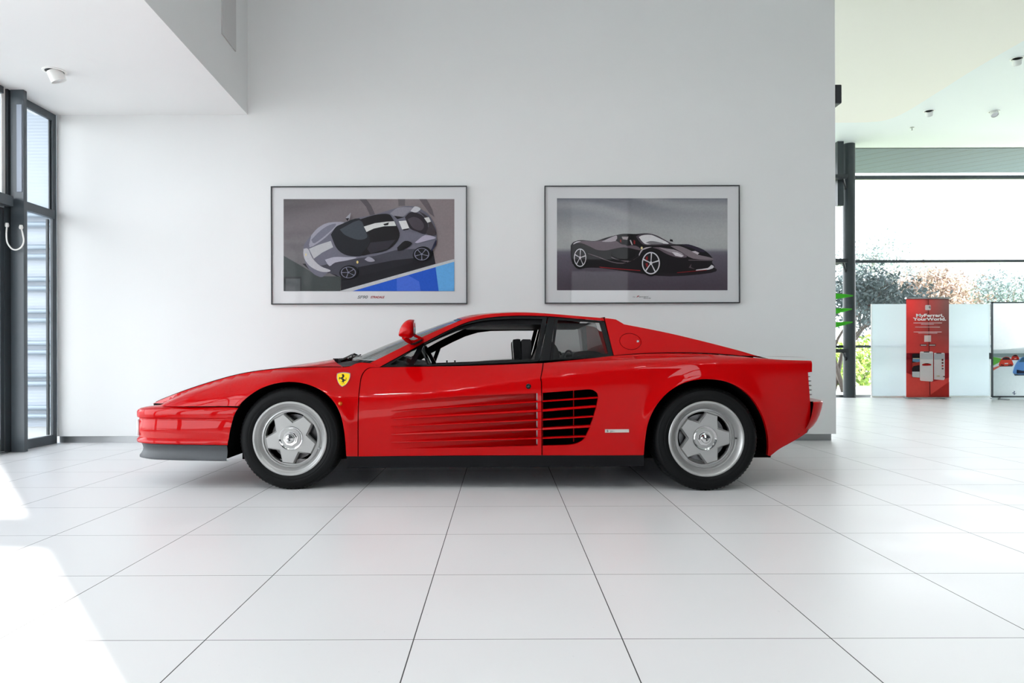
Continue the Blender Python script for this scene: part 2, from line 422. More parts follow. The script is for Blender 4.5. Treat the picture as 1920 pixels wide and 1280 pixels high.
# ---- wall behind the camera: high band of windows lets the low sun in
SUNX = 3.0; SUNL = 1.6
struct(box('wall_rear', M['wallrear'], LX-.2, HX+.2, BY-.2, BY, 0, 1.2))
struct(box('wall_rear_upper', M['wallrear'], LX-.2, HX+.2, BY-.2, BY, 4.5, CZ))
struct(box('wall_rear_right', M['wallrear'], SUNX, HX+.2, BY-.2, BY, 1.2, 4.5))
struct(box('wall_rear_left', M['wallrear'], LX-.2, SUNL, BY-.2, BY, 1.2, 4.5))
w = thing('window_8', 'tall dark framed window behind the camera', 'window', (0, BY, 1.2)); w['kind'] = 'structure'
wpart('transom', SUNL, SUNX, BY-.12, BY-.05, 2.835, 3.11, parent=w)
wpart('side_frame', SUNL, SUNL+.06, BY-.12, BY-.05, 1.2, 4.5, parent=w)
wpart('pane', SUNL, SUNX, BY-.08, BY-.07, 1.2, 4.5, M['glass'], parent=w, bevel=0)
struct(box('wall_right', M['wall'], HX, HX+.2, BY-.2, HY, 0, CZ))
struct(box('wall_hall_left', M['wall'], -.6, -.4, WY+.25, HY, 0, CZ))

# ---- far hall window wall
def rowz(py, Y): return CAMH+(PY0-py-.003*800)/FOC*Y
w = thing('window_9', 'wide far window wall with thin dark transoms overlooking trees', 'window', (6, HY, 0)); w['kind'] = 'structure'
hx0, hx1 = -.4, HX
for py, h in ((332.5, .075), (489.5, .05), (649, .05)):
    z = rowz(py, HY); wpart('transom', hx0, hx1, HY-.02, HY+.06, z-h/2, z+h/2, M['frame'], parent=w, bevel=0)
wpart('sill', hx0, hx1, HY-.06, HY+.06, 0, .045, M['steel'], parent=w, bevel=0)
wpart('pane', hx0, hx1, HY+.07, HY+.082, .045, CZ, M['glass'], parent=w, bevel=0)
CYL = HY-.14; cx = up(1592, 500, CYL).x
mb = MB().lathe([(.115, 0), (.115, CZ)], 32, (cx, CYL, 0), 'z'); struct(mb.build('column', M['framed']))
# slim square post and brackets left of the column
sx = up(1576, 500, 13.7).x
struct(box('trim_5', M['framed'], sx-.07, sx+.05, 13.66, 13.76, 3.75, CZ))
for py in (332, 489, 657):
    z = rowz(py, 13.6); mb = MB().box(sx-.2, sx+.05, 13.5, 13.95, z-.035, z+.035)
    mb.tube([(sx, 13.6, z-.02), (cx-.06, CYL, z-.20)], .028, 8)
    struct(mb.build('trim_6', M['dark']))

# cream dropped panel on the hall ceiling with a curved edge
cp = smooth([uz(p[0], p[1], CZ-.05) for p in ((1500, 230), (1570, 230), (1630, 229), (1665, 224), (1700, 209), (1760, 172), (1830, 128), (1920, 76))], 6)
cp = [(p[0], p[1]) for p in cp]+[(8.8, 5.2), (8.8, 4.0), (3.6, 4.0), (3.6, 7.5)]
cp = ccw(cp); Vv, Ff = cdt(cp); mb = MB()
mb.add([(p[0], p[1], CZ-.05) for p in Vv], [f[::-1] for f in Ff]); n = len(cp)
mb.add([(p[0], p[1], CZ-.05) for p in cp]+[(p[0], p[1], CZ) for p in cp], [(i, (i+1) % n, (i+1) % n+n, i+n) for i in range(n)])
struct(mb.build('ceiling_panel', M['cream'], flat=True))

# downlights
def downlight(px, py, Z, label, r, tilt, lensd=(0, -1)):
    c = uz(px, py, Z); t = thing('ceiling_spotlight', label, 'ceiling light', (c.x, c.y, Z), 'tilting ceiling spotlights')
    MB().lathe([(r*.78, .0), (r*.8, -.006), (r, -.006), (r*1.02, 0)], 32, (c.x, c.y, Z), 'z').build('trim_ring', M['white'], t)
    MB().lathe([(0, -.0015), (r*.8, -.0015)], 24, (c.x, c.y, Z), 'z').build('recess', M['dark'], t)
    ax = Vector((lensd[0]*math.sin(tilt), lensd[1]*math.sin(tilt), -math.cos(tilt))).normalized()
    o = Vector((c.x, c.y, Z+.0)); R = r*.66
    h = MB().tube([o+ax*(-.005), o+ax*(r*.55), o+ax*(r*.95)], [R, R, R*.98], 24, caps=False); h.build('lamp_head', M['white'], t)
    MB().tube([o+ax*(r*.80), o+ax*(r*.81)], [R*.93, R*.93], 24).build('lens', M['lamp'], t)
    return t
downlight(102, 133, SZ, 'large white tilted spotlight in the lowered ceiling at upper left', .088, .5, (.6, .5))
downlight(1742, 208, CZ, 'white tilted spotlight left of the two over the far windows', .088, .75, (.5, .8))
downlight(1863, 209, CZ, 'white spotlight facing the camera over the far poster', .088, .6, (-.1, -.8))
downlight(1907, 110, CZ, 'white tilted spotlight at the upper right edge of the photo', .088, .75, (.5, .8))
c = uz(1710, 239, CZ); mb = MB().lathe([(.0, 0), (.035, 0), (.035, -.006), (.008, -.008), (.008, -.045), (.018, -.05), (0, -.052)], 12, (c.x, c.y, CZ), 'z')
tag(mb.build('ceiling_sprinkler', M['steel']), 'small metal sprinkler head on the far ceiling', 'sprinkler')
# speaker mounted behind the wall end, peeking past it
s0 = up(1566, 163, 7.1); s1 = up(1572.5, 198, 7.1)
sp = box('wall_speaker', M['dark'], RX-.05, s1.x, 7.03, 7.2, s1.z, s0.z, bevel=.01); tag(sp, 'small dark speaker box high up behind the wall end', 'speaker')
box('bracket', M['dark'], RX-.03, RX+.03, WY+.25, 7.04, s1.z+.08, s1.z+.12, parent=sp)
# ------------------------------------------------------------------ the car
YC = 5.18
W = spl([(-2.45, .70), (-2.3, .765), (-2.2, .80), (-2.1, .835), (-1.9, .862), (-1.6, .885), (-1.3, .90), (-1.0, .90), (-.8, .897), (-.4, .903), (0, .925), (.3, .95), (.6, .972), (.9, .985), (1.2, .990), (1.5, .982), (1.75, .96), (1.92, .92), (2.1, .86)])
ZC = spl([(-2.4, .42), (-2.2, .45), (-1.9, .49), (-1.6, .53), (-1.3, .565), (-1.0, .565), (-.8, .56), (-.4, .59), (0, .645), (.25, .68), (.5, .71), (.84, .742), (1.2, .762), (1.6, .768), (2.0, .762)])
ZS = spl([(-2.45, .42), (-2.3, .475), (-2.2, .52), (-2.0, .607), (-1.85, .655), (-1.7, .698), (-1.55, .724), (-1.4, .741), (-1.2, .748), (-.9, .755), (-.4, .765), (0, .778), (.4, .80), (.8, .817), (1.2, .824), (1.5, .82), (1.7, .813), (2.0, .808)])
RR = spl([(-2.4, .20), (-1.9, .21), (-1.3, .20), (-1.0, .17), (-.8, .15), (-.4, .15), (0, .165), (.4, .19), (.8, .20), (1.2, .17), (1.6, .12), (2.0, .10)])
CIRC = spl([(-2.4, 1), (-1.3, 1), (-.85, .15), (-.4, .1), (0, .2), (.5, .6), (.9, .9), (2, 1)])
KT = spl([(-2.4, .03), (-1, .03), (-.5, .035), (.9, .045), (1.3, .06), (1.6, .12), (2, .16)])
WF = (-1.301, .3155); WR = (1.2355, .3155)
def T(x, z):
    """half width of the body skin"""
    w = W(x); zc = ZC(x); zs = ZS(x)
    if z > zc:
        u = clamp((z-zc)/max(.02, zs-zc), 0, 1.0)
        fc = (1-math.sqrt(max(0, 1-.95*u*u)))/(1-math.sqrt(.05)); fl = (math.sqrt(u*u+.012)-.1095)/.8965
        t = w-RR(x)*lerp(fl, fc, CIRC(x))
        if z > zs: t -= (z-zs)*.7
    else:
        t = w-KT(x)*((zc-z)/max(.1, zc-.2))**2
    for cx, cz in (WF, WR):
        r = math.hypot(x-cx, z-cz)
        if r < .7 and z > .15: t += .014*math.exp(-((r-.365)/.05)**2)*clamp((z-.2)/.15)*clamp((zs-z)/.08)
    return t
TB = spl([(-1.0, .725), (-.8, .735), (-.4, .745), (0, .752), (.4, .756), (.8, .765), (1.2, .775), (1.6, .79)])
def G(x, z): return TB(x)-.72*(z-.77)-.25*max(0, z-.95)**2
def onsurf(px, py, tf):
    t = tf(0, .5) if False else .8
    for _ in range(40):
        p = up(px, py, YC-t); tn = tf(p.x, p.z); t += (tn-t)*.6
        if abs(tn-t) < 1e-6: break
    return (p.x, p.z)
def xz(pts, tf): return [onsurf(p[0], p[1], tf) for p in pts]
def nrm(tf, x, z):
    e = .003; return Vector((-(tf(x+e, z)-tf(x-e, z))/(2*e), -1, -(tf(x, z+e)-tf(x, z-e))/(2*e))).normalized()
car = thing('sports_car', 'low red wedge shaped sports car with black side strakes parked along the white wall', 'car', (0, YC, 0))

def mirrored(o, parent=None):
    """the same part on the far side of the car, with its own children"""
    me = o.data.copy(); me2 = bpy.data.meshes.new(o.data.name)
    off = rootloc(o)
    V = [(v.co.x, -(v.co.y+off.y-YC)+YC-off.y, v.co.z) for v in me.vertices]
    me2.from_pydata(V, [], [list(p.vertices)[::-1] for p in me.polygons])
    for q in me.materials: me2.materials.append(q)
    for a, b in zip(me2.polygons, me.polygons): a.use_smooth = b.use_smooth; a.material_index = b.material_index
    if me.has_custom_normals:
        N_ = [None]*len(me.vertices)
        for lp, cn in zip(me.loops, me.corner_normals): v = cn.vector; N_[lp.vertex_index] = (v.x, -v.y, v.z)
        me2.normals_split_custom_set_from_vertices(N_)
    else:
        es = {tuple(sorted(e.vertices)): e.use_edge_sharp for e in me.edges}
        for e in me2.edges: e.use_edge_sharp = es.get(tuple(sorted(e.vertices)), False)
    c = bpy.data.objects.new(o.name, me2); COL.objects.link(c); c.parent = parent or o.parent
    c.location = o.location
    for ch in list(o.children): mirrored(ch, c)
    return c
def skin(mb, outline_xz, tf, holes=(), step=.022, bstep=.012, off=0., th=.012, rim=True):
    """a curved sheet lying on the surface y = YC - tf(x,z), with a returned edge"""
    L = densify(ccw(outline_xz), bstep); H = [densify(ccw(h), bstep) for h in holes]
    V, F = cdt(L, H, step)
    mb.add([(x, YC-tf(x, z)-off, z) for x, z in V], F, [nrm(tf, x, z) for x, z in V])
    if rim:
        for lp, s in [(L, 1)]+[(h, -1) for h in H]:
            n = len(lp); A = []; N_ = []
            for i, (x, z) in enumerate(lp):
                a = lp[i-1]; b = lp[(i+1) % n]; d = Vector((b[0]-a[0], 0, b[1]-a[1])).normalized(); nn = Vector((d.z, 0, -d.x))*s
                A.append((x, YC-tf(x, z)-off, z)); N_.append(nn)
            A2 = [(x, y+th, z) for x, y, z in A]
            Q = [(i, i+n, (i+1) % n+n, (i+1) % n) for i in range(n)]
            if s < 0: Q = [q[::-1] for q in Q]
            mb.add(A+A2, Q, N_+N_)
    return L, H
def sk(name, outline, tf, mt, parent=car, holes=(), mirror=True, **k_):
    mb = MB(); skin(mb, xz(outline, tf), tf, [xz(h, tf) for h in holes], **k_)
    o = mb.build(name, mt, parent)
    if mirror: mirrored(o)
    return o
def ell(cx, cy, rx, ry, n=40, rot=0):
    return [(cx+rx*math.cos(2*PI*i/n)*math.cos(rot)-ry*math.sin(2*PI*i/n)*math.sin(rot), cy+rx*math.cos(2*PI*i/n)*math.sin(rot)+ry*math.sin(2*PI*i/n)*math.cos(rot)) for i in range(n)]

# --- outlines read on the body skin
archF_top = smooth([(447.5, 761), (455, 752), (470, 739.5), (490, 727.5), (515, 719), (543, 715.5), (570, 718.5), (595, 727.5), (615, 741), (630, 759), (640, 782), (646, 812), (649.5, 855)], 5)
shutF = smooth([(286, 757), (300, 750), (325, 740), (355, 729), (395, 716), (440, 703.5), (480, 696), (530, 690.5), (580, 688.6), (640, 688.4)], 5)
cowlF = smooth([(640, 688.4), (655, 687), (666, 682), (677, 679.5)], 4)
gapF = smooth([(670.5, 855.5), (670.5, 800), (671, 760), (673, 730), (676.5, 707), (683, 695), (693, 689), (712, 687.8)], 5)
fend = archF_top+gapF+[(694, 680.8)]+cowlF[::-1][0:]+shutF[::-1][1:]
fender = sk('front_fender', fend, T, M['paint'])
# amber side repeater, badge
x, z = onsurf(638, 756.5, T); y = YC-T(x, z)
mb = MB().lathe([(0, -.012), (.008, -.010), (.0125, -.003), (.013, .004)], 16, (x, y, z)); r_ = mb.build('side_repeater', M['amber'], fender)

HORSE = [(785, 440), (800, 420), (830, 402), (870, 418), (888, 460), (885, 500), (855, 530), (832, 550), (862, 572), (900, 602), (922, 613), (942, 590), (938, 545), (950, 512), (964, 560), (957, 610), (935, 641), (905, 642), (874, 668), (860, 690), (868, 722), (848, 718), (836, 692), (800, 691), (748, 687), (755, 674), (808, 671), (813, 640), (798, 606), (765, 570), (733, 560), (716, 588), (730, 612), (714, 607), (692, 576), (688, 556), (704, 540), (700, 513), (726, 503), (732, 530), (770, 528), (800, 498), (822, 478), (812, 455)]
def z6(p): return (600+p[0]/19.2, 680+p[1]/19.2)
SH = smooth([(605, 540), (608, 460), (618, 385)], 4)+smooth([(618, 385), (700, 352), (850, 335), (1010, 348), (1097, 370)], 4)[1:]+smooth([(1097, 370), (1095, 470), (1060, 600), (980, 735), (900, 810), (805, 860)], 4)[1:]+smooth([(805, 860), (725, 800), (655, 695), (605, 540)], 4)[1:-1]
def inset(P, k, c=(848, 560)): return [(c[0]+(p[0]-c[0])*k, c[1]+(p[1]-c[1])*k) for p in P]
sh = sk('shield_badge', [z6(p) for p in SH], T, M['chrome'], fender, mirror=False, off=.006, th=.006, step=.01, bstep=.006)
sk('yellow_field', [z6((p[0], p[1]+6)) for p in inset(SH, .9)], T, M['yellow'], sh, mirror=False, off=.0075, th=.002, step=.01, bstep=.006) if False else None
mb = MB(); mb.cur = 0
skin(mb, xz([z6((p[0], p[1]+6)) for p in inset(SH, .9)], T), T, off=.0072, th=.001, step=.01, bstep=.006)
mb.cur = 1; skin(mb, xz([z6(p) for p in HORSE], T), T, off=.0082, th=.0005, step=.01, bstep=.004)
for cx_, w_ in ((770, 26), (835, 30), (885, 22)):
    skin(mb, xz([z6(p) for p in ((cx_-w_*.4, 735), (cx_+w_*.4, 732), (cx_+w_*.3, 742), (cx_-w_*.2, 768), (cx_-w_*.4, 765))], T), T, off=.0082, th=.0005, step=.01, bstep=.004)
mb.build('shield_face', [M['yellow'], M['inkblack']], sh)
sh['label'] = 'small yellow shield badge with a black prancing horse'
fm = [c for c in car.children if c.name.startswith('front_fender.')]
if fm:
    sm = mirrored(sh, fm[0])

# --- door
doorL = gapF[:]
door_out = [(672.3, 855.5)]+[(p[0]+1.8, p[1]+.6) for p in gapF[1:-1]]+[(712, 688.6), (760, 687.8), (860, 686.3), (960, 683), (1017.5, 680.6)]+[(1016, 692), (1012.7, 709), (1014.3, 716), (1015.2, 760), (1015.3, 853.2)]
rec = [(735, 757.5)]+smooth([(735, 757.5), (760, 752.5), (800, 748), (860, 743), (940, 739.3), (1008, 736.8)], 5)[1:]+[(1008, 835.2)]+smooth([(1008, 835.2), (940, 837.2), (860, 839), (800, 840), (735, 840.5)], 5)[1:]
xr0 = onsurf(735, 800, T)[0]; xr1 = onsurf(1016, 785, T)[0]
def DEP(x): return .095*clamp((x-xr0)/(xr1-xr0))**1.25
def TR(x, z): return T(x, z)-DEP(x)
mb = MB(); rx_ = xz(rec, T)
L, H = skin(mb, xz(door_out, T), T, [rx_], rim=False)
# returned outer edge
n = len(L); A = [(x, YC-T(x, z), z) for x, z in L]; A2 = [(x, y+.014, z) for x, y, z in A]
NN = []
for i in range(n):
    a = L[i-1]; b = L[(i+1) % n]; d = Vector((b[0]-a[0], 0, b[1]-a[1])).normalized(); NN.append(Vector((d.z, 0, -d.x)))
mb.add(A+A2, [(i, i+n, (i+1) % n+n, (i+1) % n) for i in range(n)], NN+NN)
h = H[0]; n = len(h); A = [(x, YC-T(x, z), z) for x, z in h]; A2 = [(x, YC-TR(x, z), z) for x, z in h]; NN = []
for i in range(n):
    a = h[i-1]; b = h[(i+1) % n]; d = Vector((b[0]-a[0], 0, b[1]-a[1])).normalized(); NN.append(Vector((-d.z, 0, d.x)))
mb.add(A+A2, [(i, (i+1) % n, (i+1) % n+n, i+n) for i in range(n)], NN+NN)
skin(mb, h, TR, rim=False)
door = mb.build('door', M['paint'], car)
SP = [((733.5, 770.2), (1015.4, 752.4), (1120.5, 745.2), 1.3), ((733.5, 784.3), (1015.4, 769.6), (1117, 761.6), 2.1), ((733.5, 799.4), (1015.4, 787), (1112.5, 780.6), 1.3), ((733.5, 813.9), (1015.4, 804), (1107, 799), 2.1), ((733.5, 828.5), (1015.4, 821.4), (1098.5, 818), 1.3)]
def strake(a, b, hw, depf, parent, x_taper=True, n=26):
    mb = MB(); R = []
    for i in range(n+1):
        t = i/n; px = lerp(a[0], b[0], t); py = lerp(a[1], b[1], t)
        x, z = onsurf(px, py, T); k_ = hw/304*(lerp(.55, 1, clamp(t*8)) if x_taper else 1)
        yo = YC-T(x, z)-(.004*(clamp(t*10) if x_taper else 1)+.003); yi = YC-T(x, z)+depf(x)
        R.append([(x, yi, z-k_), (x, yo+.004, z-k_), (x, yo, z-k_*.55), (x, yo, z+k_*.55), (x, yo+.004, z+k_), (x, yi, z+k_)])
    mb.grid(R)
    for q, rev in ((R[0], 0), (R[-1], 1)): mb.add(q, [tuple(range(6))[::-1] if rev else tuple(range(6))])
    return mb.build('strake', M['paint'], parent, fixn=True)
for a, b, c, hw in SP:
    strake(a, (1014.6, b[1]), hw, lambda x: DEP(x)+.002, door)
# grey grip strip in the recess
def vstrip(px0, px1, py0, py1, dy, mt, name, parent, thick=.004, tf=T):
    a = onsurf(px0, py0, tf); b = onsurf(px1, py0, tf); c = onsurf(px1, py1, tf); d = onsurf(px0, py1, tf)
    mb = MB(); V = []
    for (x, z) in (a, b, c, d): V.append((x, YC-T(x, z)+dy, z))
    for (x, z) in (a, b, c, d): V.append((x, YC-T(x, z)+dy+thick, z))
    mb.add(V, [(0, 3, 2, 1), (4, 5, 6, 7), (0, 1, 5, 4), (1, 2, 6, 5), (2, 3, 7, 6), (3, 0, 4, 7)])
    return mb.build(name, mt, parent, flat=True, fixn=True)
vstrip(1006.2, 1009.8, 737.6, 834.4, .035, M['steel'], 'door_pull', door)
vstrip(1009.8, 1015.0, 737.2, 834.8, .055, M['black'], 'door_edge_trim', door, .02)
x, z = onsurf(991, 724, T); y = YC-T(x, z); nn = nrm(T, x, z)
mb = MB().lathe([(0, -.004), (.012, -.004), (.0155, -.002), (.0168, .004)], 24, (x, y, z)); lk = mb.build('door_lock', M['gloss'], door)
MB().lathe([(0, -.006), (.0045, -.006), (.0045, -.003), (.0065, -.003), (.0065, -.0045), (.0075, -.0045), (.0075, 0)], 18, (x, y-.001, z)).build('key_cylinder', M['chrome'], door)

# --- rear quarter with the side intake
archR = smooth([(1207, 853), (1209.5, 825), (1214, 797), (1223, 773), (1238, 750), (1258, 731), (1283, 717.5), (1310, 711.2), (1338, 711), (1366, 716.5), (1392, 730), (1413, 750), (1429, 777), (1438, 806), (1441, 833), (1439.5, 853)], 5)
tail = smooth([(1439.5, 853), (1444, 854.5), (1450, 850), (1462, 841), (1480, 831), (1500, 819.5), (1512, 811)], 4)
tail2 = [(1518, 795), (1519.5, 775), (1519.3, 752), (1518.5, 748), (1516.5, 720), (1515, 698), (1522.5, 697), (1521, 676)]
beltR = smooth([(1019.4, 680.6), (1060, 676.5), (1100, 672.5), (1146, 667.4), (1180, 664.8), (1230, 662.6), (1290, 662.4), (1340, 664.5), (1390, 668.5), (1430, 671.6), (1470, 674.5), (1521, 676)], 4)
quart = [(1017.2, 853.2)]+archR+tail[1:]+tail2+beltR[::-1][1:]+[(1018, 692), (1014.6, 708.5), (1016.2, 716), (1017, 760)]
hole = [(1017.6, 736.2)]+smooth([(1017.6, 736.2), (1060, 733), (1098, 729.8)], 3)[1:]+smooth([(1098, 729.8), (1108, 730), (1115, 732.5), (1120, 737), (1121.8, 743)], 4)[1:]+smooth([(1121.8, 743), (1119.5, 757), (1114.5, 776), (1107.5, 797), (1099, 817)], 4)[1:]+smooth([(1099, 817), (1092, 825.5), (1080, 831.5), (1062, 834.3), (1017.6, 835.4)], 4)[1:]
mb = MB(); skin(mb, xz(quart, T), T, [xz(hole, T)], th=.03)
quarter = mb.build('rear_quarter_panel', M['paint'], car)
for a, b, c, hw in SP:
    strake((1016.8, b[1]-.1), c, hw, lambda x: .05, quarter, False, 12)
vstrip(1076.8, 1078.2, 731.5, 830, .06, M['paint'], 'intake_rod', quarter, .006)
# dark duct behind the intake
hx = xz(hole, T); xs = [p[0] for p in hx]; zs_ = [p[1] for p in hx]; x0, x1, z0, z1 = min(xs)-.03, max(xs)+.02, min(zs_)-.02, max(zs_)+.02
mb = MB(); yo = YC-.90
mb.add([(x0, yo+.02, z0), (x1, yo+.02, z0), (x1, yo+.02, z1), (x0, yo+.02, z1), (x0+.02, yo+.11, z0), (x1, yo+.33, z0), (x1, yo+.33, z1), (x0+.02, yo+.11, z1)],
       [(4, 5, 6, 7), (0, 4, 7, 3), (1, 2, 6, 5), (0, 1, 5, 4), (3, 7, 6, 2)])
mb.build('intake_duct', M['well'], quarter, flat=True)
# maker's plaque
pl = sk('side_plaque', [(1134.3, 804.6), (1179, 804.4), (1179, 810.2), (1134.3, 810.6)], T, M['silver'], quarter, mirror=False, off=.005, th=.005)
def text(body, name, mt, x, y, z, size, parent, ext=.0006, align='LEFT', sx=1., shear=0, rotx=PI/2, bold=0):
    cu = bpy.data.curves.new(name, 'FONT'); cu.body = body; cu.size = size; cu.extrude = ext; cu.align_x = align; cu.shear = shear; cu.resolution_u = 3; cu.offset = bold
    o = bpy.data.objects.new(name+'_src', cu); COL.objects.link(o)
    dg = bpy.context.evaluated_depsgraph_get(); dg.update()
    me = bpy.data.meshes.new_from_object(o.evaluated_get(dg)); bpy.data.objects.remove(o)
    off = rootloc(parent)
    me.transform(Matrix.Translation((x-off.x, y-off.y, z-off.z)) @ Matrix.Rotation(rotx, 4, 'X') @ Matrix.Scale(sx, 4, (1, 0, 0)))
    me.materials.clear(); me.materials.append(mt)
    q = bpy.data.objects.new(name, me); COL.objects.link(q); q.parent = parent
    return q
x, z = onsurf(1144, 809.2, T); text('pininfarina', 'lettering', M['inkblack'], x, YC-T(x, z)-.0058, z, .017, pl, sx=1.25)
x, z = onsurf(1139, 807.5, T)
mb = MB().prism([(x+(p[0]-830)*.000045, z-(p[1]-560)*.000045) for p in HORSE], YC-T(x, z)-.0062, YC-T(x, z)-.005); mb.build('horse_mark', M['inkblack'], pl, flat=True)
door2 = mirrored(door); quarter2 = mirrored(quarter)
for q in list(quarter2.children):
    if q.name.startswith('side_plaque'):
        for w_ in list(q.children): bpy.data.objects.remove(w_)

# --- dark strips that stand in for the shade inside the shut lines
def strip(name, pts, w_px, tf, off, mt, mirror=True, w=.02):
    P = [Vector(p) for p in xz(pts, tf)]; R = []
    for i, p in enumerate(P):
        a = P[max(0, i-1)]; b = P[min(len(P)-1, i+1)]; d = (b-a).normalized(); q = Vector((-d.y, d.x))
        row = []
        for s in (-1, 1):
            v = p+q*w*s; row.append((v.x, YC-tf(p.x, p.y)+off, v.y))
        R.append(row)
    mb = MB().grid(R); o = mb.build(name, mt, car)
    if mirror: mirrored(o)
    return o
strip('shut_line_shade', gapF, 0, T, .013, M['well'], w=.012)
strip('shut_line_shade', [(1018, 681), (1017, 692), (1013.6, 709), (1015.5, 717), (1016.2, 736)], 0, T, .013, M['well'], w=.012)
strip('shut_line_shade', [(1016.2, 835), (1016.2, 853)], 0, T, .013, M['well'], w=.012)
strip('shut_line_shade', [(1016.2, 734), (1016.2, 836)], 0, T, .09, M['well'], w=.03)
strip('shut_line_shade', [(447, 761.8), (400, 761.5), (350, 760.8), (300, 759.5), (286, 758.5)], 0, T, .014, M['well'], w=.010)
strip('shut_line_shade', shutF[2:], 0, T, .010, M['well'], w=.0045)

# --- sills
def sill(side=1):
    mb = MB(); R = []
    for i in range(41):
        px = lerp(650, 1207.5, i/40); yt = lerp(855.8, 852.8, i/40)-.4; ybm = lerp(877.5, 874, i/40)
        f = lambda x, z: T(x, .27)-.012
        a = onsurf(px, yt, f); b = onsurf(px, ybm, f); t = f(a[0], 0)
        R.append([(a[0], YC-t+.25, a[1]), (a[0], YC-t, a[1]), (b[0], YC-t, b[1]+.004), (b[0], YC-t+.006, b[1]), (b[0], YC-t+.25, b[1])])
    mb.grid(R)
    mb.add(R[0], [tuple(range(5))]); mb.add(R[-1], [tuple(range(5))])
    o = mb.build('sill', M['black'], car, fixn=True); mirrored(o)
sill()

# --- front bumper: swept round the plan curve
def plan(cps, n=60):
    P = smooth([(a, b) for a, b in cps], 14); P = [Vector(p) for p in P]
    return P
pf = plan([(-1.50, .892), (-1.7, .883), (-1.9, .865), (-2.05, .845), (-2.18, .812), (-2.27, .765), (-2.325, .70), (-2.36, .60), (-2.385, .45), (-2.40, .22), (-2.405, 0)])
def sweep(name, prof, plan_pts, mt, start_x=None, mirror_join=True, zoff=None, parent=car, tfmatch=None, seal=True, fade=None):
    """prof rows of (outset, z); plan points (x, t); start_x(z) trims the rear edge"""
    Pn = []
    for i, p in enumerate(plan_pts):
        a = plan_pts[max(0, i-1)]; b = plan_pts[min(len(plan_pts)-1, i+1)]; d = (b-a).normalized()
        nx, nt_ = d.y, -d.x     # outward
        if nt_ < 0 and abs(p.y) > .3: nx, nt_ = -nx, -nt_
        Pn.append((nx, nt_))
    if abs(plan_pts[-1].y) < 1e-6: Pn[-1] = (math.copysign(1, plan_pts[-1].x), 0)
    # keep normals consistent near the centre line
    for i in range(1, len(Pn)):
        if Pn[i][0]*Pn[i-1][0]+Pn[i][1]*Pn[i-1][1] < 0: Pn[i] = (-Pn[i][0], -Pn[i][1])
    s = [0]
    for i in range(1, len(plan_pts)): s.append(s[-1]+(plan_pts[i]-plan_pts[i-1]).length)
    def at(u):
        u = clamp(u, 0, s[-1]-1e-6); i = 0
        while s[i+1] < u: i += 1
        t = (u-s[i])/(s[i+1]-s[i]); p = plan_pts[i].lerp(plan_pts[i+1], t); nn = Vector(Pn[i]).lerp(Vector(Pn[i+1]), t).normalized()
        return p, nn
    def s_of_x(x):
        for i in range(len(plan_pts)-1):
            if (plan_pts[i].x-x)*(plan_pts[i+1].x-x) <= 0: return lerp(s[i], s[i+1], (x-plan_pts[i].x)/(plan_pts[i+1].x-plan_pts[i].x+1e-9))
        return 0
    R = []; N = 90
    for (o_, z) in prof:
        s0 = s_of_x(start_x(z)) if start_x else 0
        row = []
        for k_ in range(N+1):
            u = lerp(s0, s[-1], k_/N); p, nn = at(u); zz = z+(zoff(u/s[-1], z) if zoff else 0); oo = o_*(fade(u/s[-1]) if fade else 1)
            row.append((p.x+nn.x*oo, YC-(p.y+nn.y*oo), zz))
        row += [(x, 2*YC-y, z_) for x, y, z_ in row[::-1][1:]]
        R.append(row)
    mb = MB().grid(R)
    return mb.build(name, mt, parent, fixn=True, angle=28)
ab = [onsurf(p[0], p[1], T) for p in ((446.5, 763), (440, 774), (434.5, 789), (431, 806), (429, 822), (428.3, 834))]
arc_x = spl(sorted([(z, x) for x, z in ab]))
zt_ = onsurf(430, 763, T)[1]; zb_ = onsurf(400, 833.5, T)[1]
def fzoff(u, z):   # the top edge drops a little towards the nose
    k_ = clamp((z-.40)/.11); return -.032*k_*clamp((u-.35)/.5)
prof = [(-.30, zt_+.036), (-.16, zt_+.014), (-.10, zt_+.010), (-.05, zt_+.004), (-.022, zt_-.004), (-.007, zt_-.014), (0, zt_-.028), (.0, zt_-.05), (-.001, zt_-.066), (-.006, zt_-.070), (-.013, zt_-.073), (-.014, zt_-.085), (-.009, zt_-.11), (-.006, zt_-.14), (-.007, zt_-.165), (-.012, zt_-.185), (-.013, zt_-.197), (-.006, zt_-.204), (.0, zt_-.212), (.001, zt_-.222), (-.004, zb_+.003), (-.012, zb_), (-.05, zb_-.001)]
prof = [(o_+.004, z) for o_, z in prof]
bump = sweep('front_bumper', prof, pf, M['paint'], start_x=lambda z: arc_x(clamp(z, zb_, zt_))+.0, zoff=fzoff, fade=lambda u: clamp(u*4, 0.12, 1))
# lamps set into the bumper front, near corner and far corner
for sgn in (-1, 1):
    P = []
    for zz in (zb_+.045, zb_+.14):
        row = []
        for k_ in range(9):
            t = lerp(.74, .42, k_/8)
            # x on the plan curve
            xx = min((abs(p.y-t), p.x) for p in pf)[1]-.006
            for i in range(len(pf)-1):
                if (pf[i].y-t)*(pf[i+1].y-t) <= 0: xx = lerp(pf[i].x, pf[i+1].x, (pf[i].y-t)/(pf[i].y-pf[i+1].y+1e-9)); break
            row.append((xx-.008, YC+sgn*t, zz))
        P.append(row)
    mb = MB().grid(P); lamp_ = mb.build('front_lamp', M['lamp'], bump, fixn=True)
    so = lamp_.modifiers.new('thickness', 'SOLIDIFY'); so.thickness = .012
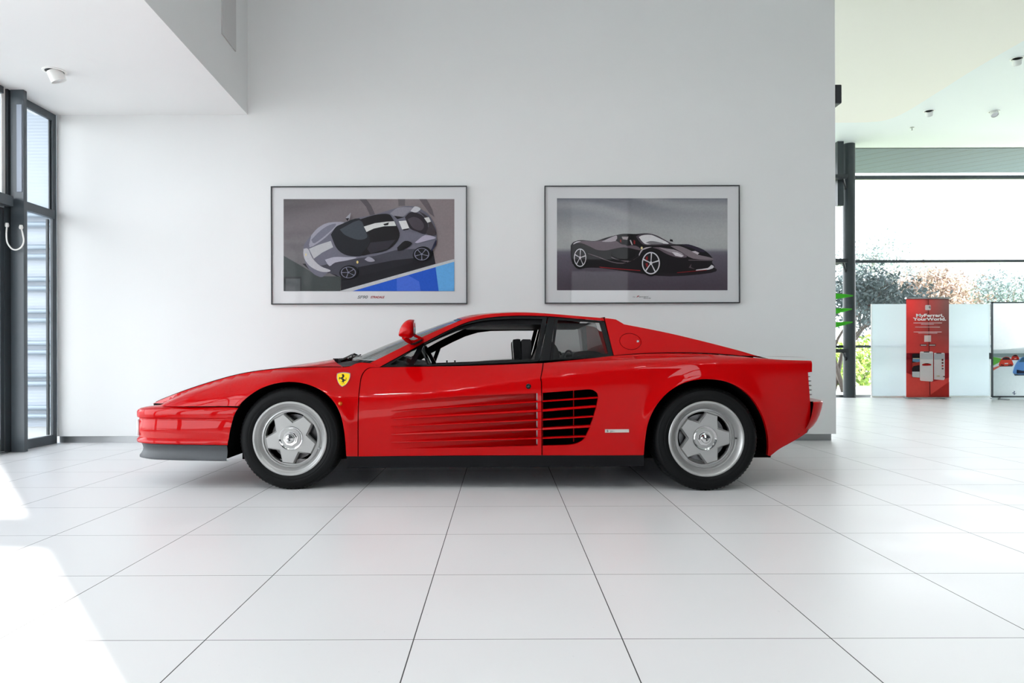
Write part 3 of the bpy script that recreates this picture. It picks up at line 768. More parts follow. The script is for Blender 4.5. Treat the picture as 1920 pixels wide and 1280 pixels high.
# --- chin spoiler
sp_prof = [(-.03, zb_+.002), (-.022, zb_-.004), (-.032, zb_-.022), (-.036, zb_-.04), (-.032, zb_-.058), (-.022, zb_-.075), (-.012, zb_-.086), (-.012, zb_-.094), (-.03, zb_-.099), (-.08, zb_-.100)]
spoiler = sweep('chin_spoiler', sp_prof, pf, M['grey'], start_x=lambda z: onsurf(427.5, 850, T)[0], fade=lambda u: lerp(.5, 1, clamp((u-.15)*2)), zoff=lambda u, z: .008*clamp((u-.45)*3))
# closing plate between bumper/spoiler and the wheel well
xa = onsurf(428, 850, T)[0]
box('front_closing_plate', M['well'], xa-.02, xa-.004, YC-.85, YC+.85, zb_-.085, .45, car)

# --- wheel wells and floor
def well(c, pts, name):
    P = xz(pts, T); mb = MB(); n = len(P)
    A = [(x, YC-T(x, z)+.010, z) for x, z in P]; B = [(c[0]+(x-c[0])*1.02, YC-.45, c[1]+(z-c[1])*1.02) for x, z in P]
    for pts_, y_ in ((A, 0),): pass
    mb.grid([A, B])
    mb.add(B, [tuple(range(n))])
    o = mb.build(name, M['well'], car, fixn=False); mirrored(o)
fp = smooth([(428.3, 838), (428.5, 824), (431, 806), (434.5, 789), (440, 774), (447.5, 761)], 4)[:-1]+archF_top
well(WF, fp, 'wheel_well'); well(WR, archR, 'wheel_well')
box('floor_pan', M['well'], xa, 1.75, YC-.62, YC+.62, .155, .20, car)
box('bulkhead_panel', M['well'], -.93, .86, YC-.77, YC+.77, .19, .30, car)
# red inner edge on the arches is given by the panel returns

# --- hood, deck and shoulder
def ts(x): return W(x)-RR(x)
mb = MB(); R = []
shx = xz(shutF, T)
NX = 46; NQ = 41
for i in range(NX+1):
    v = i/NX; row = []
    for j in range(NQ+1):
        q = lerp(-1, 1, j/NQ); xf = lerp(-2.375, -2.20, abs(q)**2.5); xr = lerp(-1.17, -1.0, abs(q)**3)
        x = lerp(xf, xr, v); t = q*(T(x, ZS(x)-.0015)-.010)
        if x < -2.2: t = q*min(abs(T(-2.2, ZS(-2.2))), .70)
        zz = ZS(max(x, -2.35)); cr = lerp(.006, .022, clamp((x+2.2)/.6)); cr += .045*clamp((x+1.55)/.42)**1.6
        row.append((x, YC-t, zz-.001-.006*abs(q)**30+cr*(1-abs(q)**2.6)))
    R.append(row)
hood = mb.grid(R).build('hood', M['paint'], car, fixn=True)
# cowl and wiper tray behind the hood
mb = MB(); R = []
for i in range(6):
    v = i/5; row = []
    for j in range(25):
        q = lerp(-1, 1, j/24); x = lerp(lerp(-1.175, -1.0, abs(q)**3), lerp(-1.06, -.80, abs(q)**2.2), v)
        row.append((x, YC-q*.72, lerp(.755, .772, v)+.022*(1-q*q)))
    R.append(row)
mb.grid(R).build('cowl_grille', M['black'], car, fixn=True)
# rear engine deck
mb = MB(); R = []
for i in range(31):
    x = lerp(.62, 1.885, i/30); t0 = T(x, ZS(x)-.002); row = []
    for j in range(31):
        q = lerp(-1, 1, j/30); row.append((x, YC-q*t0, ZS(x)-.004+.006*(1-q**4)))
    R.append(row)
deck = mb.grid(R).build('engine_deck', M['paint'], car, fixn=True)
for i in range(9):
    x = .82+i*.075; mb = MB(); mb.add([(x, YC-.42, ZS(x)+.004), (x+.055, YC-.42, ZS(x)+.016), (x+.055, YC+.42, ZS(x)+.016), (x, YC+.42, ZS(x)+.004), (x, YC-.42, ZS(x)), (x+.055, YC-.42, ZS(x)), (x+.055, YC+.42, ZS(x)), (x, YC+.42, ZS(x))], [(0, 1, 2, 3), (0, 4, 5, 1), (3, 2, 6, 7), (1, 5, 6, 2), (0, 3, 7, 4)])
    mb.build('louvre', M['black'], deck, flat=True, fixn=True)
# shoulder between belt line and greenhouse
mb = MB(); R = []
for i in range(61):
    x = lerp(-1.0, .95, i/60); z0_ = ZS(x)-.0012; R.append([(x, YC-T(x, z0_)+.003, z0_-.004), (x, YC-G(x, z0_)+.03, z0_+.002), (x, YC-G(x, z0_)+.11, z0_-.02)])
o = mb.grid(R).build('belt_rail', M['gloss'], car, fixn=True); mirrored(o)

# --- tail
pr = plan([(1.865, .925), (1.90, .912), (1.945, .885), (1.985, .84), (2.015, .77), (2.04, .67), (2.065, .5), (2.08, .25), (2.085, 0)])
zb2 = onsurf(1530, 752.5, T)[1]
bp = [(-.10, zb2-.003), (-.03, zb2-.001), (-.004, zb2-.001), (.004, zb2-.006), (.003, zb2-.02), (-.004, zb2-.05), (-.018, zb2-.09), (-.036, zb2-.125), (-.058, zb2-.155), (-.082, zb2-.175), (-.11, zb2-.19), (-.2, zb2-.20)]
pr_b = [p for p in pr if p.x > 1.892]
rb = sweep('rear_bumper', bp, pr_b, M['paint'], fade=lambda u: lerp(.75, 1, clamp(u*3)))
gp = [Vector((p.x-.012, p.y-.006)) for p in pr if p.x < 1.91]+[Vector((1.9, .85)), Vector((1.9, .0))]
zz = onsurf(1521, 752.5, T)[1]; zz2 = onsurf(1516, 808, T)[1]
sk('bumper_joint', [(1518.6, 752.3), (1525.3, 752.3), (1525.6, 770), (1524, 785), (1520, 799), (1513.5, 811), (1510.5, 812.5), (1517, 796), (1519, 775)], lambda x, z: T(min(x, 1.95), z)-.004-.3*max(0, x-1.885), M['gloss'], th=.03)
# recessed black tail panel
box('tail_panel', M['well'], 1.80, 1.835, YC-.86, YC+.86, .33, .77, car)
mb = MB().box(1.45, 1.82, YC-.80, YC+.80, .30, .34); mb.build('rear_valance', M['well'], car, flat=True)
lipp = plan([(1.845, .915), (1.872, .905), (1.893, .885), (1.905, .85), (1.912, .75), (1.918, .5), (1.92, 0)])
zl0 = onsurf(1522, 676.3, T)[1]; zl1 = onsurf(1523, 697, T)[1]
sweep('tail_lip', [(-.06, zl0+.001), (-.012, zl0), (-.004, zl0-.003), (0, zl0-.01), (.008, zl1+.004), (.006, zl1), (-.06, zl1)], [p for p in lipp if p.x > 1.868], M['paint'])
for i in range(5):
    py = (706.3, 714.6, 723.0, 731.5, 740.0)[i]; z_ = onsurf(1522, py, T)[1]; o_ = (.006, .011, .015, .016, .016)[i]
    sweep('tail_grille_slat', [(-.07, z_+.0035), (-.004, z_+.0035), (.0, z_), (-.004, z_-.0035), (-.07, z_-.0035)], [Vector((p.x+o_, p.y-.012)) for p in lipp], M['inkblack'])
vs = box('tail_edge_strip', M['black'], 1.846, 1.858, YC-.895, YC-.86, onsurf(1518, 746, T)[1], zl1, car)
vs2 = box('tail_edge_strip', M['black'], 1.846, 1.858, YC+.86, YC+.895, onsurf(1518, 746, T)[1], zl1, car)

# --- greenhouse
pil_up = smooth([(694, 680.3), (720, 667.5), (752, 651.5), (792, 631.5), (830, 614.5), (866, 599.8), (900, 591.4), (930, 587.6), (965, 585.8), (1000, 586.2), (1040, 588.6), (1085, 592.3), (1131.5, 596.2)], 6)
pil_lo = smooth([(712, 687.6), (735, 675), (765, 658.5), (800, 639.5), (835, 621.5), (871, 605.5), (900, 597.6), (930, 593.6), (965, 591.5), (1000, 591.6), (1031, 592.8), (1080, 596.8), (1133, 601.2)], 6)
roofside = sk('roof_side_rail', pil_up+pil_lo[::-1], G, M['paint'], th=.02, step=.03)
butt = smooth([(1133.6, 596), (1145, 597.2), (1154.5, 598.6)], 3)+smooth([(1154.5, 598.6), (1163, 603.4), (1170, 607.8)], 3)[1:]+smooth([(1170, 607.8), (1215, 616.3), (1260, 625.7), (1320, 640), (1380, 655.5), (1420, 667), (1441, 672.2)], 4)[1:]+smooth([(1441, 672.2), (1410, 668.8), (1370, 665), (1320, 661.8), (1270, 660.8), (1220, 661.6), (1180, 663.6), (1151, 666.4)], 4)[1:]
GB = lambda x, z: G(x, z)+.015*clamp((x-.7)/.8)
cap = ell(1182, 640, 20.8, 15.4, 48, .18); lockh = None
buttress = sk('rear_buttress', butt, GB, M['paint'], holes=[cap], th=.02, step=.03)
sk('fuel_flap', [(1182+(p[0]-1182)*.955, 640+(p[1]-640)*.94) for p in cap], GB, M['paint'], buttress, th=.01, off=-.001, mirror=False)
strip('fuel_flap_seal', cap+[cap[0]], 0, GB, .012, M['well'], w=.014, mirror=False)
strip('buttress_gap_shade', smooth([(1147, 667.3), (1180, 664.4), (1220, 662.2), (1270, 661.2), (1320, 662.2), (1370, 665.5), (1412, 669.4)], 6), 0, GB, -.004, M['well'], w=.0032)  # thin black line put in as the shade of the buttress gap
strip('pillar_seal', [(1130.8, 594.5), (1133.4, 603), (1151, 668)], 0, G, .014, M['well'], w=.014)
# matching flap seat on the far side
o_ = MB(); skin(o_, xz([(1182+(p[0]-1182)*1.1, 640+(p[1]-640)*1.1) for p in cap], GB), GB, off=-.012); q_ = o_.build('flap_backing', M['paint'], buttress); q_b = mirrored(q_, [c for c in car.children if c.name.startswith('rear_buttress.')][0]); bpy.data.objects.remove(q_)
x, z = onsurf(1196.2, 640, GB)
MB().lathe([(0, -.006), (.004, -.006), (.0085, -.004), (.0105, 0), (.0105, .006)], 16, (x, YC-GB(x, z), z)).build('flap_lock', M['chrome'], [c for c in car.children if c.name == 'rear_buttress'][0])
# black door frame with quarter light, window opening
G2 = lambda x, z: G(x, z)-.006
fr_out = [(p[0], p[1]-.4) for p in pil_lo if p[0] < 1027]+[(1027, 592.2), (1010, 679.5), (960, 682.6), (860, 685.8), (760, 687.6), (714, 688.2)]
fr_out = fr_out[1:]
open1 = smooth([(795, 646.5), (830, 627.5), (860, 613), (885, 605), (920, 599.6), (970, 597.4), (1017, 597.8)], 5)+[(1002, 673.5), (940, 676.3), (870, 680), (785, 683.2), (776, 683.3)]
open2 = [(735, 680.5), (783, 651.5), (766, 683.5), (732, 683.8)]
mb = MB(); skin(mb, xz(fr_out, G2), G2, [xz(open1, G2), xz(open2, G2)], th=.035, step=.03)
dframe = mb.build('window_frame', M['gloss'], door)
df2 = mirrored(dframe, door2)
bp_ = [(1028.5, 592.4), (1041, 594), (1030, 678), (1011.5, 680)]
sk('centre_pillar', bp_, G2, M['gloss'], th=.04)
qf = [(1041.5, 594), (1080, 597.4), (1132.4, 601.6), (1141, 632), (1150, 667), (1100, 672), (1060, 676), (1031, 678.8)]
qh = [(1046, 599.5), (1124.5, 604.8), (1133, 633), (1141, 662.5), (1090, 667.5), (1036, 672)]
qfo = sk('quarter_window_frame', qf, G2, M['gloss'], holes=[qh], th=.03, step=.03, mirror=False)
skg = MB(); skin(skg, xz([(1045, 598.5), (1125.5, 604), (1142, 663), (1035, 673)], G2), G2, off=-.015, th=.003, step=.05, rim=False); skg.build('glass_pane', M['carglass2'], qfo)
mirrored(qfo)
# thick black lining of the windscreen pillar and roof edge
def farxz(px, py):
    t = .6
    for _ in range(30): p = up(px, py, YC+t); t += (G2(p.x, p.z)-t)*.6
    return (p.x, p.z)
inn = [farxz(*p) for p in ((768, 682), (790, 671), (815, 659), (849, 641.5), (873, 630.6), (896, 623.6), (920, 620.7), (960, 620), (1004, 620))]
outr = [onsurf(p[0]+(2 if i_ == 0 else 0), p[1]+.6, G) for i_, p in enumerate(q for q in pil_up if 712 < q[0] < 1031)]
mb = MB(); skin(mb, outr+inn[::-1], G2, off=-.018, th=.02, step=.04); lin = mb.build('pillar_lining', M['black'], dframe); mirrored(lin, df2)
# lowered door glass showing above the sill, quarter light glass
for nm, pl_ in (('glass_pane', smooth([(868, 682), (900, 676.8), (940, 673.8), (980, 672.6), (1006, 672.8)], 4)+[(1006, 680), (940, 684), (872, 686)]), ('glass_pane', [(730, 684), (783, 650), (767, 685)])):
    g_ = MB(); skin(g_, xz(pl_, G2), G2, off=-.022, th=.003, step=.05, rim=False)
    o = g_.build(nm, M['carglass'], dframe); mirrored(o, df2)
# frame bar between quarter light and window
# --- windscreen, roof, rear window
pe = xz(pil_up, G); split = [i for i, p in enumerate(pil_up) if abs(p[0]-866) < 1.5][0]
wse = pe[:split+1]; rfe = pe[split:]
def rowat(x, z, cxx, czz, e, N=33):
    t0 = G(x, z)-.002; row = []
    for j in range(N):
        q = lerp(-1, 1, j/(N-1)); k_ = 1-abs(q)**e
        row.append((x+(cxx-x)*k_, YC-q*t0, z+(czz-z)*k_))
    return row
R = []
n = len(wse)
for i, (x, z) in enumerate(wse):
    v = i/(n-1); cxx = lerp(-1.075, -.315, v); czz = lerp(.80, 1.088, v)+.012*math.sin(PI*v)
    R.append(rowat(x, z, cxx, czz, 2.3))
ws = MB().grid(R).build('windscreen', M['carglass'], car, fixn=True)
mb = MB(); e_ = [Vector(r[16]) for r in R]
# black screen border along the header
R2 = []
for dx in (0, .035): R2.append([(p[0]+dx*.9-.03, p[1], p[2]+.002+dx*.32-.010) for p in R[-1]])
MB().grid(R2).build('screen_header_trim', M['gloss'], car, fixn=True)
R = []
n = len(rfe)
for i, (x, z) in enumerate(rfe):
    v = i/(n-1); R.append(rowat(x, z-.0, lerp(-.315, .60, v), z+lerp(.03, .012, v) if i else 1.088, 3.0))
MB().grid(R).build('roof', M['paint'], car, fixn=True)
x9, z9 = rfe[-1]
R = []
for i in range(9):
    v = i/8; zz_ = lerp(z9-.01, .81, v); R.append([(.62+.05*v, YC-lerp(-1, 1, j/16)*(G(.65, zz_)-.03), zz_) for j in range(17)])
MB().grid(R).build('rear_window', M['carglass2'], car, fixn=True)
# headliner
R = []
for i in range(12):
    v = i/11; x = lerp(-.28, .60, v); z = 1.035; R.append([(x, YC-lerp(-1, 1, j/12)*(G(x, z)-.03), z-.0) for j in range(13)])
MB().grid(R).build('headliner', M['black'], car, fixn=True)

# --- wipers
mb = MB()
w0 = up(629.5, 676.5, YC-.25); 
pts = [up(629.5, 678, YC-.30), up(640, 674.5, YC-.24), up(652, 669, YC-.12), up(662, 664.5, YC+.02), up(671, 667, YC+.12)]
mb.tube(smooth(pts, 4), .007, 8)
mb.box(w0.x-.0, w0.x+.035, YC-.33, YC-.24, w0.z-.03, w0.z+.018)
mb.tube([up(655, 671.5, YC-.1), up(667, 667.5, YC+.05)], .006, 6)
mb.tube([up(660, 668, YC-.05), up(664, 663, YC-.02), up(670, 665.5, YC+.02)], .005, 6)
mb.build('wiper', M['inkblack'], car, fixn=True)
mb = MB(); mb.tube([up(648, 676, YC+.15), up(660, 671, YC+.05), up(676, 665, YC-.35)], .005, 6); mb.build('wiper', M['inkblack'], car)

# --- door mirror
def pillow(outline, c, y0, hw, name, mt, parent, n=8, e=2.4):
    """an outline bulged to both sides of the plane y0"""
    P = ccw([tuple(p) for p in outline]); R = []
    for i in range(-n, n+1):
        a = i/n*PI/2*.985; k_ = max(.03, math.cos(a)**(2/e)); R.append([(c[0]+(p[0]-c[0])*k_, y0+hw*math.sin(a), c[1]+(p[1]-c[1])*k_) for p in P])
    m_ = len(P); mb = MB(); V = [p for r in R for p in r]; F = []
    for i in range(len(R)-1):
        for j in range(m_): F.append((i*m_+j, i*m_+(j+1) % m_, (i+1)*m_+(j+1) % m_, (i+1)*m_+j))
    mb.add(V, F); mb.add(R[0], [tuple(range(m_))]); mb.add(R[-1], [tuple(range(m_))[::-1]])
    return mb.build(name, mt, parent, fixn=True, angle=50)
ym = YC-.80
mo = smooth([(776.5, 599.3), (768, 599), (760, 603), (753.5, 611), (749.8, 619), (748, 626.5), (749, 630), (756, 632.5), (765, 634), (771, 633), (775.5, 627), (777.3, 616), (777.8, 607), (776.5, 599.3)], 4)[:-1]
moX = [(up(a, b, ym).x, up(a, b, ym).z) for a, b in mo]; cX = (up(770, 617, ym).x, up(770, 617, ym).z)
mir = pillow(moX, cX, ym, .10, 'side_mirror', M['paint'], door, e=3.2)
mb = MB()
def blade(pts, y0, y1, wdt):
    A = [up(p[0], p[1], y) for p, y in zip(pts, (y0, y1))]
b0 = up(773, 626, YC-.76); b1 = up(792, 636, YC-.665)
mb.tube([b0, b0.lerp(b1, .5), b1], [.010, .009, .011], 10)
b2 = up(757, 632, YC-.77); b3 = up(771, 642.5, YC-.69)
mb.tube([b2, b2.lerp(b3, .5), b3], [.014, .016, .012], 10)
fp_ = [(766, 640), (772, 644.8), (778, 643.5), (792, 636.5), (790, 633.2), (778, 637.5), (771, 637.5)]
FX = [up(a, b, YC-.67) for a, b in fp_]; mb.prism([(p.x, p.z) for p in FX], YC-.70, YC-.64)
mb.build('mirror_arm', M['paint'], mir, fixn=True)
fp_ = [(768, 643.2), (773, 646.6), (780, 645), (793, 638), (792, 636), (780, 642), (773, 644.5)]
FX = [up(a, b, YC-.665) for a, b in fp_]; MB().prism([(p.x, p.z) for p in FX], YC-.71, YC-.63).build('mirror_gasket', M['black'], mir, flat=True)
mg = up(777.2, 616, ym); MB().lathe([(0, 0), (.055, 0)], 24, (mg.x+.001, ym, mg.z), 'x').build('mirror_glass', M['chrome'], mir)

# --- cabin
def rbox(name, mt, x0, x1, y0, y1, z0, z1, bev=.02, rot=0, parent=car):
    o = box(name, mt, x0, x1, y0, y1, z0, z1, parent); 
    bv = o.modifiers.new('bevel', 'BEVEL'); bv.width = bev; bv.segments = 4
    for p in o.data.polygons: p.use_smooth = True
    return o
for sgn in (-1, 1):
    y0 = YC+sgn*.37
    prof_ = [(.17, .30), (.10, .36), (.17, .60), (.25, .80), (.30, .90), (.345, .90), (.38, .80), (.34, .55), (.28, .30)]
    P = smooth(prof_+[prof_[0]], 4)[:-1]
    st = MB().prism(P, y0-.24, y0+.24).build('seat', M['leather'], car); bv = st.modifiers.new('bevel', 'BEVEL'); bv.width = .03; bv.segments = 3; bv.limit_method = 'ANGLE'
    P = [(-.42, .20), (-.45, .32), (-.38, .36), (-.1, .34), (.12, .34), (.2, .25), (.15, .20)]
    MB().prism(P, y0-.24, y0+.24).build('cushion', M['leather'], st)
    hx0 = up(960, 640, y0).x if sgn < 0 else up(956, 640, YC-.37).x
    a = (up(961, 638, YC-.37).x, up(961, 638, YC-.37).z)
    ht = up(975, 637, YC-.37).z
    P = smooth([(a[0]+.012, .74), (a[0]+.002, .86), (a[0], ht-.008), (a[0]+.012, ht), (a[0]+.045, ht+.001), (a[0]+.05, ht-.02), (a[0]+.058, .74)], 3)
    MB().prism(P, y0-.15, y0+.15).build('headrest_pad', M['gloss'], st)
    P = [(a[0]+.062, .74), (a[0]+.056, ht-.01), (a[0]+.065, ht+.001), (a[0]+.118, ht), (a[0]+.122, ht-.02), (a[0]+.125, .74)]
    MB().prism(P, y0-.15, y0+.15).build('headrest_shell', M['leather'], st)
dash = MB().prism([(-.97, .55), (-.95, .765), (-.84, .79), (-.72, .80), (-.62, .785), (-.56, .72), (-.55, .55)], YC-.70, YC+.70).build('dashboard', M['leather'], car); bv = dash.modifiers.new('bevel', 'BEVEL'); bv.width = .02; bv.segments = 3
pod = MB().prism(smooth([(-.80, .78), (-.76, .815), (-.68, .825), (-.60, .80), (-.57, .76)], 4), YC-.55, YC-.22).build('instrument_pod', M['leather'], dash)
sc_ = Vector((-.465, YC-.37, .745)); ax = Vector((.83, 0, .40)).normalized(); u_ = ax.cross(Vector((0, 1, 0))).normalized()
ring = [sc_+(Vector((0, 1, 0))*math.cos(2*PI*i/40)+u_*math.sin(2*PI*i/40))*.18 for i in range(40)]
mb = MB().tube(ring, .014, 10, closed=True); mb.tube([sc_-ax*.12, sc_-ax*.02], .03, 12); mb.build('steering_wheel', M['gloss'], car, fixn=True)
mb = MB()
for a_ in (0, PI*.5+PI*.5, PI*1.5): mb.tube([sc_-ax*.03, sc_+(Vector((0, 1, 0))*math.cos(a_)+u_*math.sin(a_))*.172], .009, 6)
mb.build('wheel_spokes', M['steel'], [c for c in car.children if c.name == 'steering_wheel'][0])
# trims filling the cabin sides below the belt line
for sgn in (-1, 1):
    box('door_card', M['black'], -.92, .30, YC+sgn*.70, YC+sgn*.735, .30, .735, car)
    for px in (838, 853):
        p = up(px, 681, YC+.70)
        if sgn > 0 or px == 838:
            o_y = YC+sgn*.70; pp = up(px, 681, o_y); MB().lathe([(0, .03), (.008, .03), (.006, .02), (.004, 0), (.004, -.03)], 10, (pp.x, o_y, pp.z-.005 if sgn > 0 else .75), 'z').build('lock_pin', M['inkblack'], car)
rbox('rear_shelf', M['leather'], .42, .66, YC-.66, YC+.66, .70, .795, .02)
P = smooth([(.46, .79), (.47, .835), (.52, .85), (.60, .85), (.66, .83), (.67, .79)], 3); 
MB().prism(P, YC-.62, YC+.62).build('shelf_cushion', M['leather'], car)
for px, py in ((1037, 668), (1046, 664), (1066, 662)):
    c_ = up(px, py, YC-.45); mb = MB().tube(smooth([c_+Vector((-.03, 0, -.03)), c_+Vector((-.012, .0, .012)), c_+Vector((.012, 0, .014)), c_+Vector((.022, 0, -.005))], 4), .007, 8); mb.build('belt_buckle', M['inkblack'], car)
box('cabin_bulkhead', M['black'], .66, .69, YC-.66, YC+.66, .2, .80, car)

# --- wheels
def star_outline(rt, ri, ha, arms):
    P = []
    for a in arms:
        P.append((ri*math.cos(a-PI/5), ri*math.sin(a-PI/5)))
        P.append((rt*math.cos(a-ha), rt*math.sin(a-ha))); P.append((rt*math.cos(a+ha), rt*math.sin(a+ha)))
    return P
def make_wheel(x, yface, z, rot, dish, tw, side=1):
    """side 1 faces the camera; rim at the thing level, tyre and hub below it"""
    def Y(v): return yface+v*side
    mb = MB()
    prof = [(.2285, .004), (.229, -.001), (.2255, -.004), (.2175, -.004), (.212, 0), (.208, .006), (.200, .012+dish*.3), (.193, .024+dish), (.188, .030+dish), (.1835, .028+dish), (.178, .022+dish), (.170, .020+dish), (.168, .026+dish), (.168, .05+dish)]
    mb.cur = 0
    mb.lathe([(r, v*side) for r, v in prof], 96, (x, yface, z))
    mb.lathe([(.2285, .004*side), (.222, .03*side), (.20, .06*side), (.20, tw*.95*side)], 64, (x, yface, z))
    arms = [rot+i*2*PI/5 for i in range(5)]
    # plate with five windows
    circ = [(.169*math.cos(2*PI*i/100), .169*math.sin(2*PI*i/100)) for i in range(100)]
    holes = []
    for a in arms:
        c = a+PI/5
        apex = [(.106*math.cos(c+d), .106*math.sin(c+d)) for d in (-.03, 0, .03)]
        arc = [(.1615*math.cos(c+d), .1615*math.sin(c+d)) for d in [lerp(.36, -.36, k/9) for k in range(10)]]
        k1 = [(.157*math.cos(c+.385), .157*math.sin(c+.385))]; k2 = [(.157*math.cos(c-.385), .157*math.sin(c-.385))]
        holes.append(ccw(apex+k1+arc+k2))
    fv = .032+dish
    V, F = cdt(circ, holes)
    mb.add([(x+p[0], Y(fv), z+p[1]) for p in V], F)
    for h in holes:
        n = len(h); hin = inset(h, .93, (sum(p[0] for p in h)/n, sum(p[1] for p in h)/n))
        mb.add([(x+p[0], Y(fv), z+p[1]) for p in h]+[(x+p[0], Y(fv+.022), z+p[1]) for p in hin], [(i, i+n, (i+1) % n+n, (i+1) % n) for i in range(n)])
    # raised star
    S0 = star_outline(.161, .100, .235, arms); S1 = star_outline(.153, .0945, .205, arms)
    n = len(S0); tip = .006
    def lv(P, v): return [(x+p[0], Y(v), z+p[1]) for p in P]
    A = lv(S0, fv-.001); B = lv(S1, fv-.013)
    mb.add(A+B, [(i, (i+1) % n, (i+1) % n+n, i+n) for i in range(n)])
    cen = (x, Y(fv-.014), z); mb.add(B+[cen], [(i, (i+1) % n, n) for i in range(n)])
    rim = mb.build('wheel', M['rim'], car, weld=True, fixn=True, angle=22)
    # tyre
    tp = [(.226, .012), (.2295, .0035), (.236, .0), (.246, -.004), (.252, -.0045), (.254, -.003), (.262, -.005), (.276, -.004), (.288, .0), (.291, .0), (.298, .005), (.305, .012), (.311, .022), (.3145, .036), (.3155, .055), (.3155, tw-.055), (.3145, tw-.036), (.311, tw-.022), (.298, tw-.005), (.276, tw+.004), (.25, tw+.004), (.226, tw-.012)]
    mt_ = MB().lathe([(r, v*side) for r, v in tp], 120, (x, yface, z))
    for i in range(84):
        a = 2*PI*i/84; ca, sa = math.cos(a), math.sin(a); w_ = .0042
        V = []
        for (r, v) in ((.3035, .008), (.3135, .022), (.3168, .045), (.3168, .085), (.308, .085), (.300, .02)):
            for s in (-w_, w_): V.append((x+r*ca-s*sa, Y(v), z+r*sa+s*ca))
        mt_.add(V, [(0, 2, 3, 1), (2, 4, 5, 3), (4, 6, 7, 5), (0, 1, 11, 10), (0, 10, 8, 6, 4, 2), (1, 3, 5, 7, 9, 11)])
    # flattened contact patch: nothing reaches below the floor
    mt_.v = [(a, b, max(c, .0005)) for a, b, c in mt_.v]
    mt_.build('tyre', M['tyre'], rim, fixn=True, angle=30)
    hb = MB().lathe([(r, v*side) for r, v in [(.075, fv-.006), (.0745, fv-.016), (.072, fv-.019), (.066, fv-.017), (.056, fv-.010), (.048, fv-.007), (.046, fv-.006)]], 48, (x, yface, z)); hb.build('hub_ring', M['chrome'], rim, fixn=True)
    nut = MB()
    for r, v0, v1 in ((.0455, fv-.006, fv-.018), (.037, fv-.018, fv-.03)):
        P6 = [(r*math.cos(k_*PI/4+.2), r*math.sin(k_*PI/4+.2)) for k_ in range(8)]
        nut.add([(x+p[0], Y(v0), z+p[1]) for p in P6]+[(x+p[0], Y(v1), z+p[1]) for p in P6], [(i, (i+1) % 8, (i+1) % 8+8, i+8) for i in range(8)]+[tuple(range(8, 16))])
    nut.lathe([(.029, (fv-.03)*side), (.029, (fv-.038)*side), (.024, (fv-.044)*side), (.012, (fv-.047)*side), (0, (fv-.048)*side)], 32, (x, yface, z))
    nu = nut.build('centre_nut', M['chrome'], rim, fixn=True, angle=25)
    hp = [(x+(p[0]-830)*.00009, z-(p[1]-560)*.00009) for p in HORSE]
    if side > 0: MB().prism(hp, Y(fv-.0495), Y(fv-.046)).build('horse_mark', M['inkblack'], rim, flat=True)
    va = rot-PI/5*0-.9 if dish < .01 else .0
    va = -.33 if dish < .01 else .0
    MB().tube([(x+.19*math.cos(va), Y(.030+dish), z+.19*math.sin(va)), (x+.186*math.cos(va), Y(.004+dish), z+.186*math.sin(va))], .0045, 8).build('valve', M['inkblack'] if dish > .01 else M['chrome'], rim)
    MB().lathe([(r, v*side) for r, v in [(.05, .10), (.142, .10), (.142, .125), (.05, .125)]], 48, (x, yface, z), closed=True).build('brake_disc', M['disc'], rim)
    return rim
make_wheel(WF[0], YC-.872, WF[1], math.radians(47), 0.0, .215)
make_wheel(WR[0], YC-.952, WR[1], math.radians(0), .018, .245)
make_wheel(WF[0], YC+.872, WF[1], math.radians(20), 0.0, .215, -1)
make_wheel(WR[0], YC+.952, WR[1], math.radians(10), .018, .245, -1)
# ------------------------------------------------------------------ framed pictures
def art(mb, Z, y, polys, layer=0.0004):
    """flat printed shapes, each a hair in front of the one before"""
    k_ = 0
    for col, P in polys:
        k_ += 1; c = srgb(*col); mb.ccol = c; Q = ccw([Z(p) for p in P]); V, F = cdt(Q)
        mb.add([(p[0], y-layer*k_, p[1]) for p in V], F)
def backdrop(mb, Z, y, x0, x1, y0, y1, f, nx=40, ny=24):
    for j in range(ny):
        for i in range(nx):
            pass
    b = len(mb.v)
    for j in range(ny+1):
        for i in range(nx+1):
            X = lerp(x0, x1, i/nx); Yp = lerp(y0, y1, j/ny); p = Z((X, Yp)); mb.v.append((p[0], y, p[1])); mb.n.append(None); mb.col.append(srgb(*f(i/nx, j/ny)))
    for j in range(ny):
        for i in range(nx):
            a = b+j*(nx+1)+i; mb.f.append([a, a+nx+1, a+nx+2, a+1]); mb.mi.append(0)
def mixc(a, b, t): t = clamp(t); return tuple(lerp(p, q, t) for p, q in zip(a, b))
def spoke(cx, cy, rx, ry, n, rot, c_rim=(200, 200, 205), c_in=(22, 20, 24), wdt=.16):
    out = [(c_rim, ell(cx, cy, rx, ry, 28)), (c_in, ell(cx, cy, rx*.88, ry*.9, 28))]
    for k_ in range(n):
        a = rot+2*PI*k_/n; P = []
        for r, d in ((.1, -wdt*2.2), (.92, -wdt*.45), (.92, wdt*.45), (.1, wdt*2.2)): P.append((cx+rx*r*math.cos(a+d), cy+ry*r*math.sin(a+d)))
        out.append((c_rim, P))
    out.append((c_rim, ell(cx, cy, rx*.16, ry*.16, 14)))
    return out
